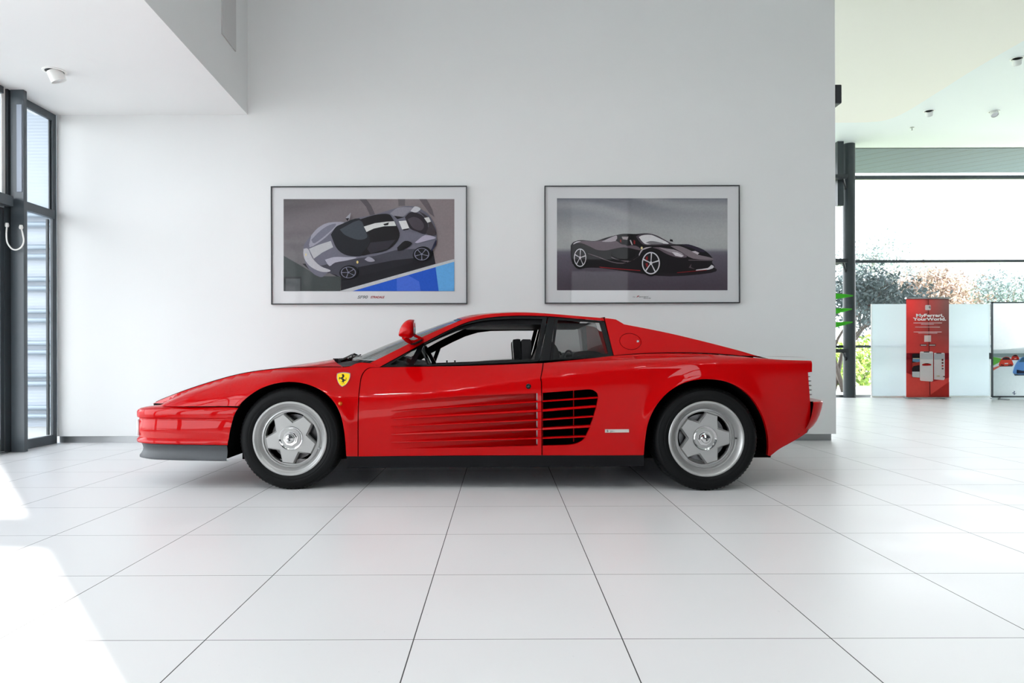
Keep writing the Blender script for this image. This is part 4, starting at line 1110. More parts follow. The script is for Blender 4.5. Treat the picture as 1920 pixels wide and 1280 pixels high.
def picture(corners, zo, inner, label, polys, bgf, gname):
    x0, y0, x1, y1 = corners
    YF = WY-.035
    a = up(x0, y0, YF); b = up(x1, y1, YF); X0, X1, Z1, Z0 = a.x, b.x, a.z, b.z
    t = thing('framed_picture', label, 'picture', ((X0+X1)/2, WY, Z0), gname); f_ = .009
    mb = MB(); mb.box(X0, X1, YF, WY, Z1-f_, Z1); mb.box(X0, X1, YF, WY, Z0, Z0+f_); mb.box(X0, X0+f_, YF, WY, Z0+f_, Z1-f_); mb.box(X1-f_, X1, YF, WY, Z0+f_, Z1-f_)
    mb.build('frame', M['dark'], t, flat=True)
    box('mat_board', M['matboard'], X0+f_, X1-f_, WY-.022, WY-.004, Z0+f_, Z1-f_, t)
    YP = WY-.0225
    def Z(p):
        v = up(zo[0]+p[0]/4.6829, zo[1]+p[1]/4.6829, YP); return (v.x, v.z)
    mb = MB(); backdrop(mb, Z, YP, inner[0], inner[2], inner[1], inner[3], bgf); art(mb, Z, YP, polys)
    mb.build('print', M['print'], t, flat=True)
    return t, Z, YP
A1 = [
 ((84, 80, 84), [(860, 202), (920, 202), (965, 260), (1000, 340), (955, 345), (920, 270)]),
 ((98, 93, 96), [(1200, 202), (1262, 202), (1262, 260), (1205, 262)]),
 ((95, 88, 92), [(1385, 202), (1450, 202), (1500, 290), (1520, 360), (1480, 330)]),
 ((26, 26, 32), [(360, 770), (480, 870), (600, 850), (700, 900), (700, 1006), (960, 935), (1180, 872), (1530, 770), (1505, 640), (1180, 735)]),
 ((62, 68, 68), [(198, 700), (372, 800), (500, 880), (700, 880), (695, 1010), (198, 1010)]),
 ((50, 53, 55), [(198, 884), (352, 884), (352, 1008), (198, 1008)]),  # this and the next shape: room reflection in the glass, painted in
 ((84, 88, 90), [(214, 900), (342, 900), (342, 1008), (214, 1008)]),
 ((186, 190, 192), [(690, 1008), (1694, 728), (1694, 752), (800, 1010)]),
 ((32, 84, 190), [(800, 1010), (1694, 752), (1694, 1010)]),
 ((66, 104, 205), [(1190, 900), (1290, 872), (1385, 925), (1400, 1010), (1190, 1010)]),
 ((96, 165, 222), [(1530, 798), (1694, 752), (1694, 1010), (1558, 1010)]),
 ((104, 104, 117), smooth([(370, 690), (372, 630), (385, 590), (440, 520), (500, 455), (590, 410), (700, 405), (760, 398), (860, 365), (1000, 338), (1150, 292), (1250, 266), (1350, 268), (1420, 300), (1480, 350), (1530, 450), (1540, 540), (1533, 600), (1480, 655), (1400, 700), (1330, 720), (1180, 735), (1100, 745), (1000, 760), (900, 790), (830, 850), (760, 870), (690, 880), (600, 845), (540, 885), (500, 880), (450, 850), (395, 780), (370, 690)], 4)),
 ((66, 66, 76), [(470, 800), (640, 760), (860, 720), (1000, 700), (1180, 650), (1330, 640), (1420, 640), (1330, 725), (1180, 738), (1000, 775), (880, 810), (830, 850), (700, 880), (560, 840)]),
 ((30, 30, 36), [(850, 800), (1170, 738), (1330, 722), (1330, 760), (1180, 800), (850, 880)]),
 ((150, 150, 162), smooth([(440, 520), (500, 455), (590, 410), (730, 408), (640, 470), (540, 560), (425, 625), (440, 520)], 3)),
 ((112, 112, 126), smooth([(440, 560), (520, 480), (600, 430), (660, 425), (590, 500), (470, 590), (440, 560)], 3)),
 ((176, 176, 182), smooth([(372, 640), (412, 640), (450, 720), (520, 790), (605, 825), (590, 842), (520, 838), (440, 800), (390, 745), (372, 690), (372, 640)], 3)),
 ((176, 178, 182), [(420, 640), (500, 605), (612, 570), (632, 625), (540, 670), (462, 726)]),
 ((165, 165, 178), smooth([(560, 735), (640, 712), (740, 712), (840, 716), (760, 740), (650, 760), (600, 790), (560, 735)], 3)),
 ((26, 28, 34), smooth([(612, 515), (650, 455), (700, 425), (860, 372), (930, 470), (965, 580), (900, 690), (820, 705), (730, 688), (660, 630), (612, 515)], 4)),
 ((60, 66, 74), smooth([(690, 470), (860, 388), (910, 470), (930, 540), (850, 560), (740, 520), (690, 470)], 3)),
 ((18, 16, 20), smooth([(872, 380), (1000, 342), (1115, 335), (1160, 385), (1215, 500), (1190, 580), (1100, 655), (960, 685), (880, 695), (945, 600), (950, 540), (915, 450), (872, 380)], 4)),
 ((44, 42, 50), [(930, 640), (960, 585), (1100, 570), (1180, 560), (1110, 640), (960, 680)]),
 ((205, 207, 205), [(902, 445), (1000, 415), (1100, 402), (1168, 398), (1186, 438), (1080, 442), (990, 462), (925, 492)]),
 ((16, 14, 16), [(1070, 424), (1122, 408), (1115, 432), (1085, 436)]),
 ((134, 132, 142), smooth([(1130, 330), (1200, 280), (1290, 275), (1330, 285), (1280, 330), (1240, 360), (1180, 360), (1130, 330)], 3)),
 ((20, 18, 22), [(1165, 350), (1256, 362), (1196, 380)]),
 ((40, 36, 42), smooth([(1262, 362), (1310, 320), (1380, 330), (1440, 375), (1466, 440), (1445, 510), (1370, 490), (1300, 455), (1262, 362)], 4)),
 ((70, 64, 72), smooth([(1285, 380), (1340, 360), (1400, 385), (1430, 440), (1400, 480), (1330, 455), (1285, 380)], 3)),
 ((190, 190, 196), smooth([(1310, 310), (1350, 268), (1400, 290), (1360, 322), (1310, 310)], 3)),
 ((60, 54, 58), smooth([(1380, 305), (1460, 360), (1520, 450), (1535, 520), (1450, 510), (1470, 440), (1440, 370), (1380, 305)], 3)),
 ((212, 212, 212), [(1208, 398), (1272, 392), (1300, 458), (1238, 470)]),
 ((205, 205, 205), [(1430, 370), (1472, 362), (1490, 402), (1460, 412)]),
 ((18, 16, 20), [(1245, 470), (1302, 462), (1290, 472), (1250, 480)]),
 ((14, 12, 16), smooth([(1195, 628), (1262, 570), (1325, 592), (1275, 636), (1205, 660), (1195, 628)], 3)),
 ((165, 160, 178), smooth([(1350, 585), (1440, 520), (1535, 545), (1450, 570), (1380, 590), (1350, 585)], 3)),
 ((36, 38, 60), smooth([(1490, 655), (1533, 560), (1538, 600), (1500, 660), (1490, 655)], 2)),
 ((12, 12, 16), ell(1412, 685, 82, 64, 28, -.3)),
 ((12, 12, 16), ell(770, 845, 82, 60, 28, -.2)),
]+spoke(1410, 688, 66, 54, 5, .3, (120, 122, 140))+spoke(768, 848, 66, 50, 5, .6, (120, 122, 140))+[
 ((150, 152, 160), [(745, 372), (790, 324), (782, 372), (768, 398), (758, 392)]),
 ((30, 30, 34), [(742, 375), (775, 372), (765, 400)]),
 ((150, 150, 162), smooth([(910, 735), (940, 712), (975, 722), (1000, 748), (950, 755), (910, 735)], 3)),
 ((225, 205, 130), ell(848, 758, 9, 13, 12)), ((225, 205, 130), ell(397, 693, 5, 11, 10)),
]
def bg1(u, v):
    s = math.sin(u*9+v*30+math.sin(v*14)*1.5)*.5+.5
    c = mixc((112, 106, 110), (132, 122, 124), u); c = mixc(c, (74, 70, 73), .75*clamp(1-v*2.2)*clamp(1-u*1.5)); c = mixc(c, (80, 84, 85), clamp(v*1.4-.4)*clamp(1.2-u*1.6))
    return mixc(c, (150, 145, 148), .22*s*clamp(1-u))
t, Z1_, YP = picture((507.5, 349, 876, 569.5), (490, 330), (195, 202, 1695, 1010), 'framed photo print of a silver sports car seen from above, left of the two', A1, bg1, 'framed car photographs on the back wall')
p = Z1_((842, 1075)); text('SF90', 'lettering', M['ink_grey'], p[0], YP, p[1], .040, t, sx=1.25, shear=.3, bold=.0012)
p = Z1_((958, 1072)); text('STRADALE', 'lettering', M['ink_red'], p[0], YP, p[1], .030, t, sx=.92, shear=.3, bold=.001)
A2 = [
 ((26, 20, 26), smooth([(340, 770), (480, 790), (900, 850), (1200, 880), (1560, 850), (1600, 810), (1450, 790), (900, 800), (400, 760), (340, 770)], 3)),
 ((18, 13, 18), smooth([(328, 610), (345, 585), (375, 570), (430, 562), (540, 570), (640, 540), (740, 515), (800, 506), (900, 508), (1000, 502), (1080, 520), (1150, 556), (1230, 596), (1330, 598), (1400, 610), (1500, 650), (1570, 715), (1570, 760), (1590, 800), (1500, 825), (1380, 840), (1230, 852), (1120, 848), (1000, 862), (950, 835), (760, 818), (570, 806), (480, 805), (400, 812), (348, 770), (330, 710), (328, 610)], 4)),
 ((96, 84, 92), smooth([(352, 590), (430, 568), (530, 574), (640, 560), (730, 570), (780, 600), (900, 612), (940, 640), (930, 650), (800, 625), (700, 640), (640, 652), (560, 648), (500, 620), (420, 588), (352, 590)], 3)),
 ((165, 158, 165), smooth([(600, 575), (700, 530), (735, 525), (722, 570), (640, 578), (600, 575)], 2)),
 ((190, 186, 192), smooth([(352, 592), (380, 575), (420, 572), (380, 586), (352, 600), (352, 592)], 2)),
 ((8, 6, 9), smooth([(742, 575), (755, 530), (800, 512), (870, 512), (890, 560), (920, 605), (820, 600), (742, 575)], 3)),
 ((150, 142, 145), [(775, 532), (835, 532), (825, 560), (785, 555)]),
 ((120, 20, 24), [(880, 560), (895, 570), (893, 600), (880, 596)]), ((120, 20, 24), [(760, 560), (772, 556), (772, 585), (762, 580)]),
 ((70, 62, 70), smooth([(900, 530), (940, 512), (1010, 505), (1075, 520), (1215, 592), (1230, 602), (1000, 608), (940, 585), (900, 530)], 3)),
 ((206, 206, 208), smooth([(925, 535), (960, 520), (1020, 516), (1070, 530), (1190, 592), (1110, 592), (1000, 600), (960, 580), (925, 535)], 3)),
 ((120, 118, 122), smooth([(985, 585), (1030, 570), (1100, 580), (1140, 594), (1040, 600), (985, 585)], 3)),
 ((12, 10, 14), smooth([(796, 590), (820, 570), (858, 575), (862, 605), (820, 612), (796, 590)], 3)), ((190, 186, 190), [(845, 562), (856, 562), (872, 605), (862, 605)]),
 ((10, 8, 12), [(1196, 572), (1200, 553), (1222, 560), (1226, 578)]),
 ((176, 170, 176), smooth([(925, 690), (945, 650), (985, 628), (1040, 624), (960, 650), (930, 700), (925, 690)], 2)),
 ((98, 86, 94), smooth([(1040, 628), (1110, 625), (1180, 640), (1240, 660), (1330, 690), (1340, 715), (1250, 712), (1160, 680), (1100, 645), (1040, 628)], 3)),
 ((150, 142, 148), smooth([(1100, 630), (1200, 640), (1260, 655), (1320, 690), (1230, 680), (1160, 655), (1100, 630)], 2)),
 ((205, 200, 206), [(1215, 668), (1262, 672), (1320, 700), (1300, 712), (1245, 700)]),
 ((40, 34, 50), smooth([(1290, 602), (1360, 600), (1450, 630), (1510, 665), (1460, 665), (1380, 630), (1290, 602)], 3)),
 ((120, 110, 116), smooth([(1200, 615), (1280, 615), (1380, 655), (1440, 690), (1550, 715), (1570, 735), (1400, 725), (1300, 670), (1200, 615)], 3)),
 ((190, 184, 190), [(1385, 662), (1420, 658), (1455, 676), (1440, 690)]),
 ((92, 82, 88), [(1360, 735), (1570, 738), (1565, 745), (1360, 742)]),
 ((78, 68, 74), [(1362, 805), (1385, 770), (1382, 800), (1420, 818)]),
 ((200, 198, 202), smooth([(1430, 822), (1530, 808), (1560, 780), (1584, 800), (1540, 822), (1430, 832), (1430, 822)], 2)),
 ((120, 20, 26), [(1260, 846), (1520, 822), (1520, 828), (1260, 852)]),
 ((118, 108, 114), smooth([(480, 680), (560, 705), (680, 750), (780, 764), (850, 750), (910, 715), (930, 700), (860, 745), (800, 752), (690, 722), (686, 712), (760, 742), (840, 745), (780, 770), (680, 756), (560, 712), (480, 684), (480, 680)], 2)),
 ((150, 26, 34), [(575, 797), (760, 814), (938, 828), (938, 833), (760, 820), (590, 804)]),
 ((8, 6, 9), smooth([(690, 680), (700, 650), (780, 630), (850, 640), (900, 660), (880, 710), (800, 735), (690, 700), (690, 680)], 3)),
 ((6, 5, 8), ell(410, 718, 72, 100, 32, .05)), ((6, 5, 8), ell(1032, 768, 92, 112, 32, .05)),
]+spoke(409, 718, 54, 80, 5, -1.5)+spoke(1029, 766, 79, 98, 5, -1.5)+[((130, 20, 26), [(985, 712), (1002, 705), (1000, 735), (984, 742)]), ((130, 20, 26), [(980, 770), (1000, 765), (1002, 800), (990, 800)]), ((225, 215, 160), ell(948, 634, 9, 12, 12))]
def bg2(u, v):
    sky = mixc((104, 106, 116), (160, 163, 163), v*2.4); sky = mixc(sky, (176, 178, 178), .55*u*clamp(1-abs(v-.3)*2))
    st = max(0, math.sin((v*1.0+u*-.35)*22+math.sin(u*7)))*clamp(.5-v)*1.3; sky = mixc(sky, (178, 180, 180), st*.8)
    gr = mixc((96, 92, 104), (70, 62, 72), (v-.56)*2.6)
    return mixc(sky, gr, (v-.54)/.05)
t, Z2_, YP = picture((1021, 347.8, 1388, 567.8), (1000, 330), (207, 195, 1705, 1002), 'framed photo print of a black open sports car, right of the two on the wall', A2, bg2, 'framed car photographs on the back wall')
p = Z2_((872, 1064)); text('La', 'lettering', M['inkblack'], p[0], YP, p[1], .016, t, sx=1.5, shear=.4)
p = Z2_((905, 1064)); text('F', 'lettering', M['ink_red'], p[0], YP, p[1], .022, t, sx=1.6, shear=.5, bold=.001)
p = Z2_((925, 1064)); text('errari', 'lettering', M['inkblack'], p[0], YP, p[1], .018, t, sx=2.1, shear=.4)
p = Z2_((962, 1076)); text('Aperta', 'lettering', M['inkblack'], p[0], YP, p[1], .014, t, sx=1.9, shear=.3)

# ------------------------------------------------------------------ roll up banner
YB = 13.35
def Zb(p):  # zoomed crop 6.0916 px per px, origin 1680,550
    v = up(1680+p[0]/6.0916, 550+p[1]/6.0916, YB); return (v.x, v.z)
a = Zb((116, 60)); b = Zb((605, 1185))
bt = thing('roll_up_banner', 'red roll up advertising banner with three phones and white lettering by the far window', 'banner', ((a[0]+b[0])/2, YB, 0))
mb = MB()
def bgb(u, v):
    c = mixc((214, 62, 58), (120, 78, 74), clamp(u*1.3-.2)*clamp(1.25-v*1.7)); return mixc(c, (225, 84, 72), clamp(v-.45)*1.2)
backdrop(mb, Zb, YB, 116, 605, 60, 1185, bgb, 14, 24)
art(mb, Zb, YB, [
 ((70, 20, 24), [(366, 62), (372, 62), (392, 1184), (384, 1184)]),  # screen seam showing through the backlit sheet, painted as a dark line
 ((140, 24, 38), [(116, 680), (605, 680), (605, 755), (116, 755)]),
 ((178, 44, 48), [(116, 755), (605, 755), (605, 960), (410, 1010), (116, 905)]),
 ((196, 58, 52), [(350, 1184), (605, 1010), (605, 1184)]),
 ((250, 250, 250), [(336, 132), (388, 132), (394, 140), (394, 182), (388, 190), (336, 190), (330, 182), (330, 140)]),
 ((250, 250, 250), [(196, 333), (522, 333), (522, 340), (196, 340)]), ((250, 250, 250), [(282, 349), (430, 349), (430, 355), (282, 355)]), ((250, 250, 250), [(214, 381), (498, 381), (498, 387), (214, 387)]),
 ((250, 250, 250), [(196, 437), (516, 437), (516, 443), (196, 443)]), ((250, 250, 250), [(246, 452), (466, 452), (466, 457), (246, 457)]),
 ((245, 238, 236), [(316, 478), (394, 478), (394, 552), (316, 552)]),
 ((70, 40, 40), [(268, 580), (344, 580), (344, 600), (268, 600)]), ((70, 40, 40), [(366, 580), (448, 580), (448, 600), (366, 600)]),
 ((245, 240, 240), [(276, 586), (338, 586), (338, 595), (276, 595)]), ((245, 240, 240), [(372, 586), (440, 586), (440, 595), (372, 595)]),
 ((46, 40, 46), [(176, 690), (262, 686), (262, 962), (184, 956), (174, 945)]), ((235, 235, 238), [(176, 892), (262, 892), (262, 960), (186, 954), (176, 945)]),
 ((120, 170, 210), [(180, 745), (262, 745), (262, 790), (180, 775)]), ((205, 70, 60), [(176, 790), (262, 780), (262, 815), (190, 830), (176, 850)]), ((240, 225, 180), [(182, 738), (258, 738), (258, 746), (182, 746)]),
 ((252, 252, 253), [(270, 662), (402, 662), (412, 672), (412, 996), (400, 1006), (272, 996), (262, 985), (262, 672)]), ((216, 216, 220), [(266, 680), (408, 680), (408, 752), (266, 752)]), ((50, 40, 44), [(302, 663), (370, 663), (366, 674), (306, 674)]),
 ((195, 40, 36), smooth([(282, 812), (300, 802), (330, 796), (370, 800), (390, 812), (380, 822), (300, 825), (282, 812)], 2)), ((50, 30, 30), [(318, 800), (352, 796), (366, 803), (320, 806)]),
 ((242, 240, 242), [(420, 678), (532, 678), (542, 688), (542, 975), (530, 988), (420, 980)]), ((205, 206, 212), [(422, 690), (540, 690), (540, 755), (422, 755)]), ((50, 40, 44), [(442, 678), (506, 678), (502, 688), (446, 688)]),
 ((120, 50, 50), [(505, 748), (525, 748), (525, 768), (505, 768)]), ((120, 60, 60), [(505, 783), (525, 783), (525, 802), (505, 802)]), ((190, 60, 60), [(505, 817), (525, 817), (525, 834), (505, 834)]), ((110, 90, 100), [(505, 850), (525, 850), (525, 866), (505, 866)]),
 ((200, 185, 150), [(440, 938), (480, 936), (480, 948), (450, 946)]), ((100, 60, 60), [(512, 944), (541, 940), (541, 956), (520, 952)]),
], .0015)
mb.build('banner_sheet', M['banner'], bt, flat=True)
yb_ = YB-.07
p = Zb((360, 268)); text('MyFerrari,', 'lettering', M['ink_white'], p[0], yb_, p[1], .078, bt, align='CENTER', sx=1.6, bold=.0025, ext=.001)
p = Zb((360, 310)); text('YourWorld.', 'lettering', M['ink_white'], p[0], yb_, p[1], .078, bt, align='CENTER', sx=1.6, bold=.0025, ext=.001)
p = Zb((361, 161)); MB().prism([(p[0]+(q[0]-830)*.00017, p[1]-(q[1]-565)*.00017) for q in HORSE], yb_-.002, yb_).build('horse_mark', M['inkblack'], bt, flat=True)
mb = MB().box(a[0]-.01, b[0]+.02, YB-.03, YB+.03, a[1]-.005, a[1]+.025); mb.build('top_rail', M['steel'], bt, flat=True)
mb = MB().box(a[0]-.01, b[0]+.01, YB-.06, YB+.09, .012, b[1]+.005); mb.build('base_cassette', M['steel'], bt, flat=True, bevel=.01)
for xx in (a[0]+.15, b[0]-.18): box('foot', M['steel'], xx, xx+.04, YB-.16, YB+.2, .0, .014, bt)
box('support_pole', M['dark'], (a[0]+b[0])/2-.01, (a[0]+b[0])/2+.01, YB+.012, YB+.03, .05, a[1], bt)

# ------------------------------------------------------------------ poster stand at the right edge
YQ = 13.1
def Zp(p):
    v = up(1840+p[0]/5.8182, 550+p[1]/5.8182, YQ); return (v.x, v.z)
X0 = Zp((108, 0))[0]; X0b = X0+.03; X1 = X0+1.15; zt0 = Zp((0, 96))[1]; zb0 = max(.05, Zp((0, 1162))[1])
pt = thing('poster_stand', 'large poster with red and blue racing cars standing at the right edge', 'poster', ((X0+X1)/2, YQ, 0))
mb = MB(); mb.box(X0, X0+.02, YQ-.02, YQ+.02, zb0, zt0); mb.box(X1-.02, X1, YQ-.02, YQ+.02, zb0, zt0); mb.box(X0, X1, YQ-.02, YQ+.02, zt0-.015, zt0+.005); mb.box(X0, X1, YQ-.02, YQ+.02, zb0-.01, zb0+.015)
mb.build('frame', M['frame'], pt, flat=True)
mb = MB()
def bgp(u, v):
    return (252, 254, 255) if v < .5 else mixc((190, 202, 204), (222, 230, 232), (v-.5)*2)
xr = 108+(X1-X0)*FOC/YQ*5.8182
backdrop(mb, Zp, YQ, 116, xr-6, 98, 1158, bgp, 10, 40)
def carfront(cx, cy, s, body, glass):
    q = lambda P: [(cx+a*s, cy+b*s) for a, b in P]
    return [((80, 86, 90), q([(-78, 40), (80, 36), (70, 52), (-70, 54)])), (body, smooth(q([(-75, 10), (-60, -20), (-35, -45), (0, -55), (35, -48), (62, -20), (75, 8), (70, 40), (-70, 46), (-75, 10)]), 4)),
            (glass, q([(-48, -22), (-30, -46), (0, -52), (32, -46), (50, -22)])), ((50, 40, 44), q([(-60, 28), (-25, 34), (-25, 42), (-60, 38)])), ((50, 40, 44), q([(20, 34), (60, 26), (60, 36), (20, 42)])), ((240, 240, 242), q([(-20, 14), (20, 12), (20, 24), (-18, 26)]))]
art(mb, Zp, YQ, [((226, 232, 234), [(120, 622), (xr-8, 560), (xr-8, 650), (120, 655)]), ((120, 200, 90), [(120, 690), (200, 705), (240, 720), (180, 760), (122, 790)]), ((150, 165, 165), [(120, 655), (xr-8, 650), (xr-8, 690), (200, 700), (120, 690)]),
  ((232, 120, 110), [(124, 810), (185, 790), (200, 800), (128, 840)])]+carfront(365, 698, .55, (222, 66, 52), (70, 60, 66))+carfront(262, 745, .98, (236, 84, 66), (70, 66, 74))+carfront(490, 790, 1.95, (110, 160, 222), (80, 120, 150))+[
  ((60, 66, 90), [(370, 830), (430, 842), (520, 842), (600, 830), (600, 868), (380, 872)]),
  ((90, 100, 130), [(330+(q[0]-750)*.16, 1062+(q[1]-400)*.14) for q in HORSE])], .0015)
mb.build('poster_sheet', M['banner'], pt, flat=True)
for xx in (X0+.12, X1-.2): 
    mb = MB(); mb.box(xx, xx+.06, YQ-.22, YQ+.22, 0, .02); mb.box(xx+.02, xx+.04, YQ-.012, YQ+.012, .02, zb0); mb.build('foot', M['steel'], pt, flat=True)
box('latch', M['dark'], X0-.03, X0+.006, YQ-.02, YQ+.02, Zp((0, 715))[1], Zp((0, 648))[1], pt)

# ------------------------------------------------------------------ frosted screens on the far window
def screen_mat():
    m_ = bpy.data.materials.new('frosted_white_film'); m_.use_nodes = True; nt = m_.node_tree; nt.nodes.clear()
    o = nt.nodes.new('ShaderNodeOutputMaterial'); t_ = nt.nodes.new('ShaderNodeBsdfTransparent'); d = nt.nodes.new('ShaderNodeBsdfTranslucent'); d.inputs[0].default_value = (.66, .73, .75, 1)
    g = nt.nodes.new('ShaderNodeBsdfDiffuse'); g.inputs[0].default_value = (.6, .63, .65, 1)
    a_ = nt.nodes.new('ShaderNodeMixShader'); a_.inputs[0].default_value = .35; b_ = nt.nodes.new('ShaderNodeMixShader'); b_.inputs[0].default_value = .90
    L = nt.links; L.new(d.outputs[0], a_.inputs[1]); L.new(g.outputs[0], a_.inputs[2]); L.new(t_.outputs[0], b_.inputs[1]); L.new(a_.outputs[0], b_.inputs[2]); L.new(b_.outputs[0], o.inputs[0]); return m_
M['screen'] = screen_mat()
for (pa, pb, lb) in ((1633, 1739.5, 'white translucent screen panel at the far window, left of the red banner'), (1740.5, 1857, 'white translucent screen panel at the far window, right of the red banner')):
    YS = 13.8; a_ = up(pa, 570, YS); b_ = up(pb, 745, YS)
    t = thing('screen_panel', lb, 'screen', ((a_.x+b_.x)/2, YS, 0), 'white screens at the far window')
    box('panel_sheet', M['screen'], a_.x+.01, b_.x-.01, YS-.004, YS+.004, .03, a_.z, t)
    for q0, q1 in ((a_.x, a_.x+.012), (b_.x-.012, b_.x)): box('edge_profile', M['white'], q0, q1, YS-.01, YS+.01, .03, a_.z, t)
    mb = MB().box(a_.x, b_.x, YS-.03, YS+.03, 0, .03); mb.build('base_rail', M['white'], t, flat=True)

# ------------------------------------------------------------------ plant behind the wall end
px_, py_ = 3.95, 9.3
pp = thing('potted_plant', 'tall bright green leafy plant half hidden behind the wall end', 'plant', (px_-.42, py_, 0))
cxp = px_-.42
MB().lathe([(0, 0), (.16, 0), (.2, .42), (.2, .45), (.17, .45), (.17, .40), (0, .40)], 32, (cxp, py_, 0), 'z').build('planter', M['pot'], pp)
mb = MB().tube(smooth([(cxp, py_, .35), (cxp+.02, py_, .8), (cxp-.02, py_+.02, 1.25), (cxp, py_, 1.6)], 5), .012, 8); mb.build('stem', M['stem'], pp)
def leaf(b0, b1, w_, sag):
    b0 = Vector(b0); b1 = Vector(b1); R = []; d = (b1-b0); s = (d.cross(Vector((0, 0, 1))).normalized()*.35+Vector((0, 0, 1))).normalized()
    for i in range(11):
        v = i/10; c_ = b0+d*v+Vector((0, 0, -sag*math.sin(PI*v)*.5)); ww = w_*math.sin(PI*min(1, v*.93+.05))**.7
        R.append([c_-s*ww+Vector((0, 0, .25*ww)), c_, c_+s*ww+Vector((0, 0, .25*ww))])
    mb = MB().grid(R); o = mb.build('leaf', M['leaf'], pp); so = o.modifiers.new('thickness', 'SOLIDIFY'); so.thickness = .002; return o
for px, py, z0_ in ((1599.5, 554.5, -.07), (1597.5, 579.5, -.17), (1598.5, 604, -.22)):
    tip = up(px, py, py_-.05); leaf((cxp+.01, py_, tip.z+z0_), tip, .055, .0)
for i in range(10):
    a_ = 1.9+i*.7; z_ = .8+.08*i; leaf((cxp, py_, z_), (cxp+.34*math.cos(a_)*(1 if math.cos(a_) < 0 else .3), py_+.3*math.sin(a_), z_+.18), .05, -.03)

# ------------------------------------------------------------------ outdoors
def ext(name, m_, *b, label=None, cat=None):
    return struct(box(name, m_, *b))
# canopy over the far window
mcan = mat('canopy_planks', srgb(66, 84, 98), .6); nt = mcan.node_tree; g_ = nt.nodes.new('ShaderNodeNewGeometry'); wv = nt.nodes.new('ShaderNodeTexWave'); wv.inputs['Scale'].default_value = 1.2; wv.bands_direction = 'DIAGONAL'; mxn = nt.nodes.new('ShaderNodeMix'); mxn.data_type = 'RGBA'; mxn.inputs[6].default_value = srgb(54, 72, 86); mxn.inputs[7].default_value = srgb(70, 90, 104)
mr_ = nt.nodes.new('ShaderNodeMath'); mr_.operation = 'GREATER_THAN'; mr_.inputs[1].default_value = .06
nt.links.new(g_.outputs['Position'], wv.inputs['Vector']); nt.links.new(wv.outputs['Fac'], mr_.inputs[0]); nt.links.new(mr_.outputs[0], mxn.inputs[0]); nt.links.new(mxn.outputs[2], nt.nodes['Principled BSDF'].inputs['Base Color'])
cy = HY+1.02
struct(box('trim_7', mcan, -.6, HX+4, HY+.1, cy, CZ-.0, CZ+.25)); struct(box('trim_8', mcan, -.6, HX+4, cy, HY+2.05, CZ+.0, CZ+.2))
struct(box('ground_outside', M['grass'], -30, 45, HY+5.5, 70, -.25, -.02)); struct(box('paving_outside', M['paving'], -30, 45, HY+.25, HY+5.5, -.3, -.05))
struct(box('ground_outside_left', M['paving'], -30, LX-.12, -20, HY, -.25, -.02)); struct(box('ground_outside_rear', M['paving'], -30, 45, -40, BY-.2, -.25, -.02))
def tree(x, y, h, spread, m_, seed, label, nl=7000, lz=.35, ls=.06):
    R_ = random.Random(seed); t = thing('tree', label, 'tree', (x, y, 0), 'trees beyond the far window')
    mb = MB(); tips = []
    def br(p, d, L, r, lv):
        q = p+d*L; mid = p.lerp(q, .5)+Vector((R_.uniform(-.1, .1), R_.uniform(-.1, .1), 0))*L
        mb.tube([p, mid, q], [r, r*.8, r*.6], 6)
        if lv == 0: tips.append((p, q)); return
        if lv <= 2: tips.append((p, q))
        for _ in range(3 if lv > 1 else 3):
            nd = (d+Vector((R_.uniform(-1, 1), R_.uniform(-1, 1), R_.uniform(-.3, .55)))*.75).normalized(); br(q, nd, L*R_.uniform(.6, .82), r*.58, lv-1)
    for s in range(2): br(Vector((x+s*.3, y, -.1)), Vector((R_.uniform(-.3, .3), 0, 1)).normalized(), h*.27, .07, 4)
    mb.build('trunk', M['bark'], t)
    lf = MB(); 
    for _ in range(nl):
        p, q = R_.choice(tips); c_ = p.lerp(q, R_.random())+Vector((R_.gauss(0, .16), R_.gauss(0, .16), R_.gauss(0, .14)))*spread
        u_ = Vector((R_.uniform(-1, 1), R_.uniform(-1, 1), R_.uniform(-1, 1))).normalized(); w_ = u_.cross(Vector((R_.uniform(-1, 1), R_.uniform(-1, 1), R_.uniform(-1, 1)))).normalized(); s = ls*R_.uniform(.6, 1.3)
        lf.add([c_-u_*s, c_+w_*s*.45, c_+u_*s, c_-w_*s*.45], [(0, 1, 2, 3)])
    lf.build('foliage', m_, t, flat=True)
for i, (px, Y_, h, sp_, mm, lb) in enumerate(((1560, 17, 3.9, 1.2, 'fol1', 'grey green tree outside, behind the far dark column'), (1622, 29, 7.3, 1.2, 'fol1', 'loose tree outside the far window, right beside the dark column'), (1688, 36, 7.2, 1.2, 'fol2', 'brownish autumn tree outside, left above the red banner'), (1758, 22, 4.8, 1.3, 'fol2', 'brownish autumn tree outside, directly above the red banner'), (1835, 42, 8.2, 1.3, 'fol1', 'pale tree outside between red banner and far poster'), (1905, 26, 5.4, 1.3, 'fol1', 'pale tree outside, above the far poster at the right edge'))):
    c_ = up(px, 600, Y_); tree(c_.x, Y_, h, sp_, M[mm], 20+i, lb)
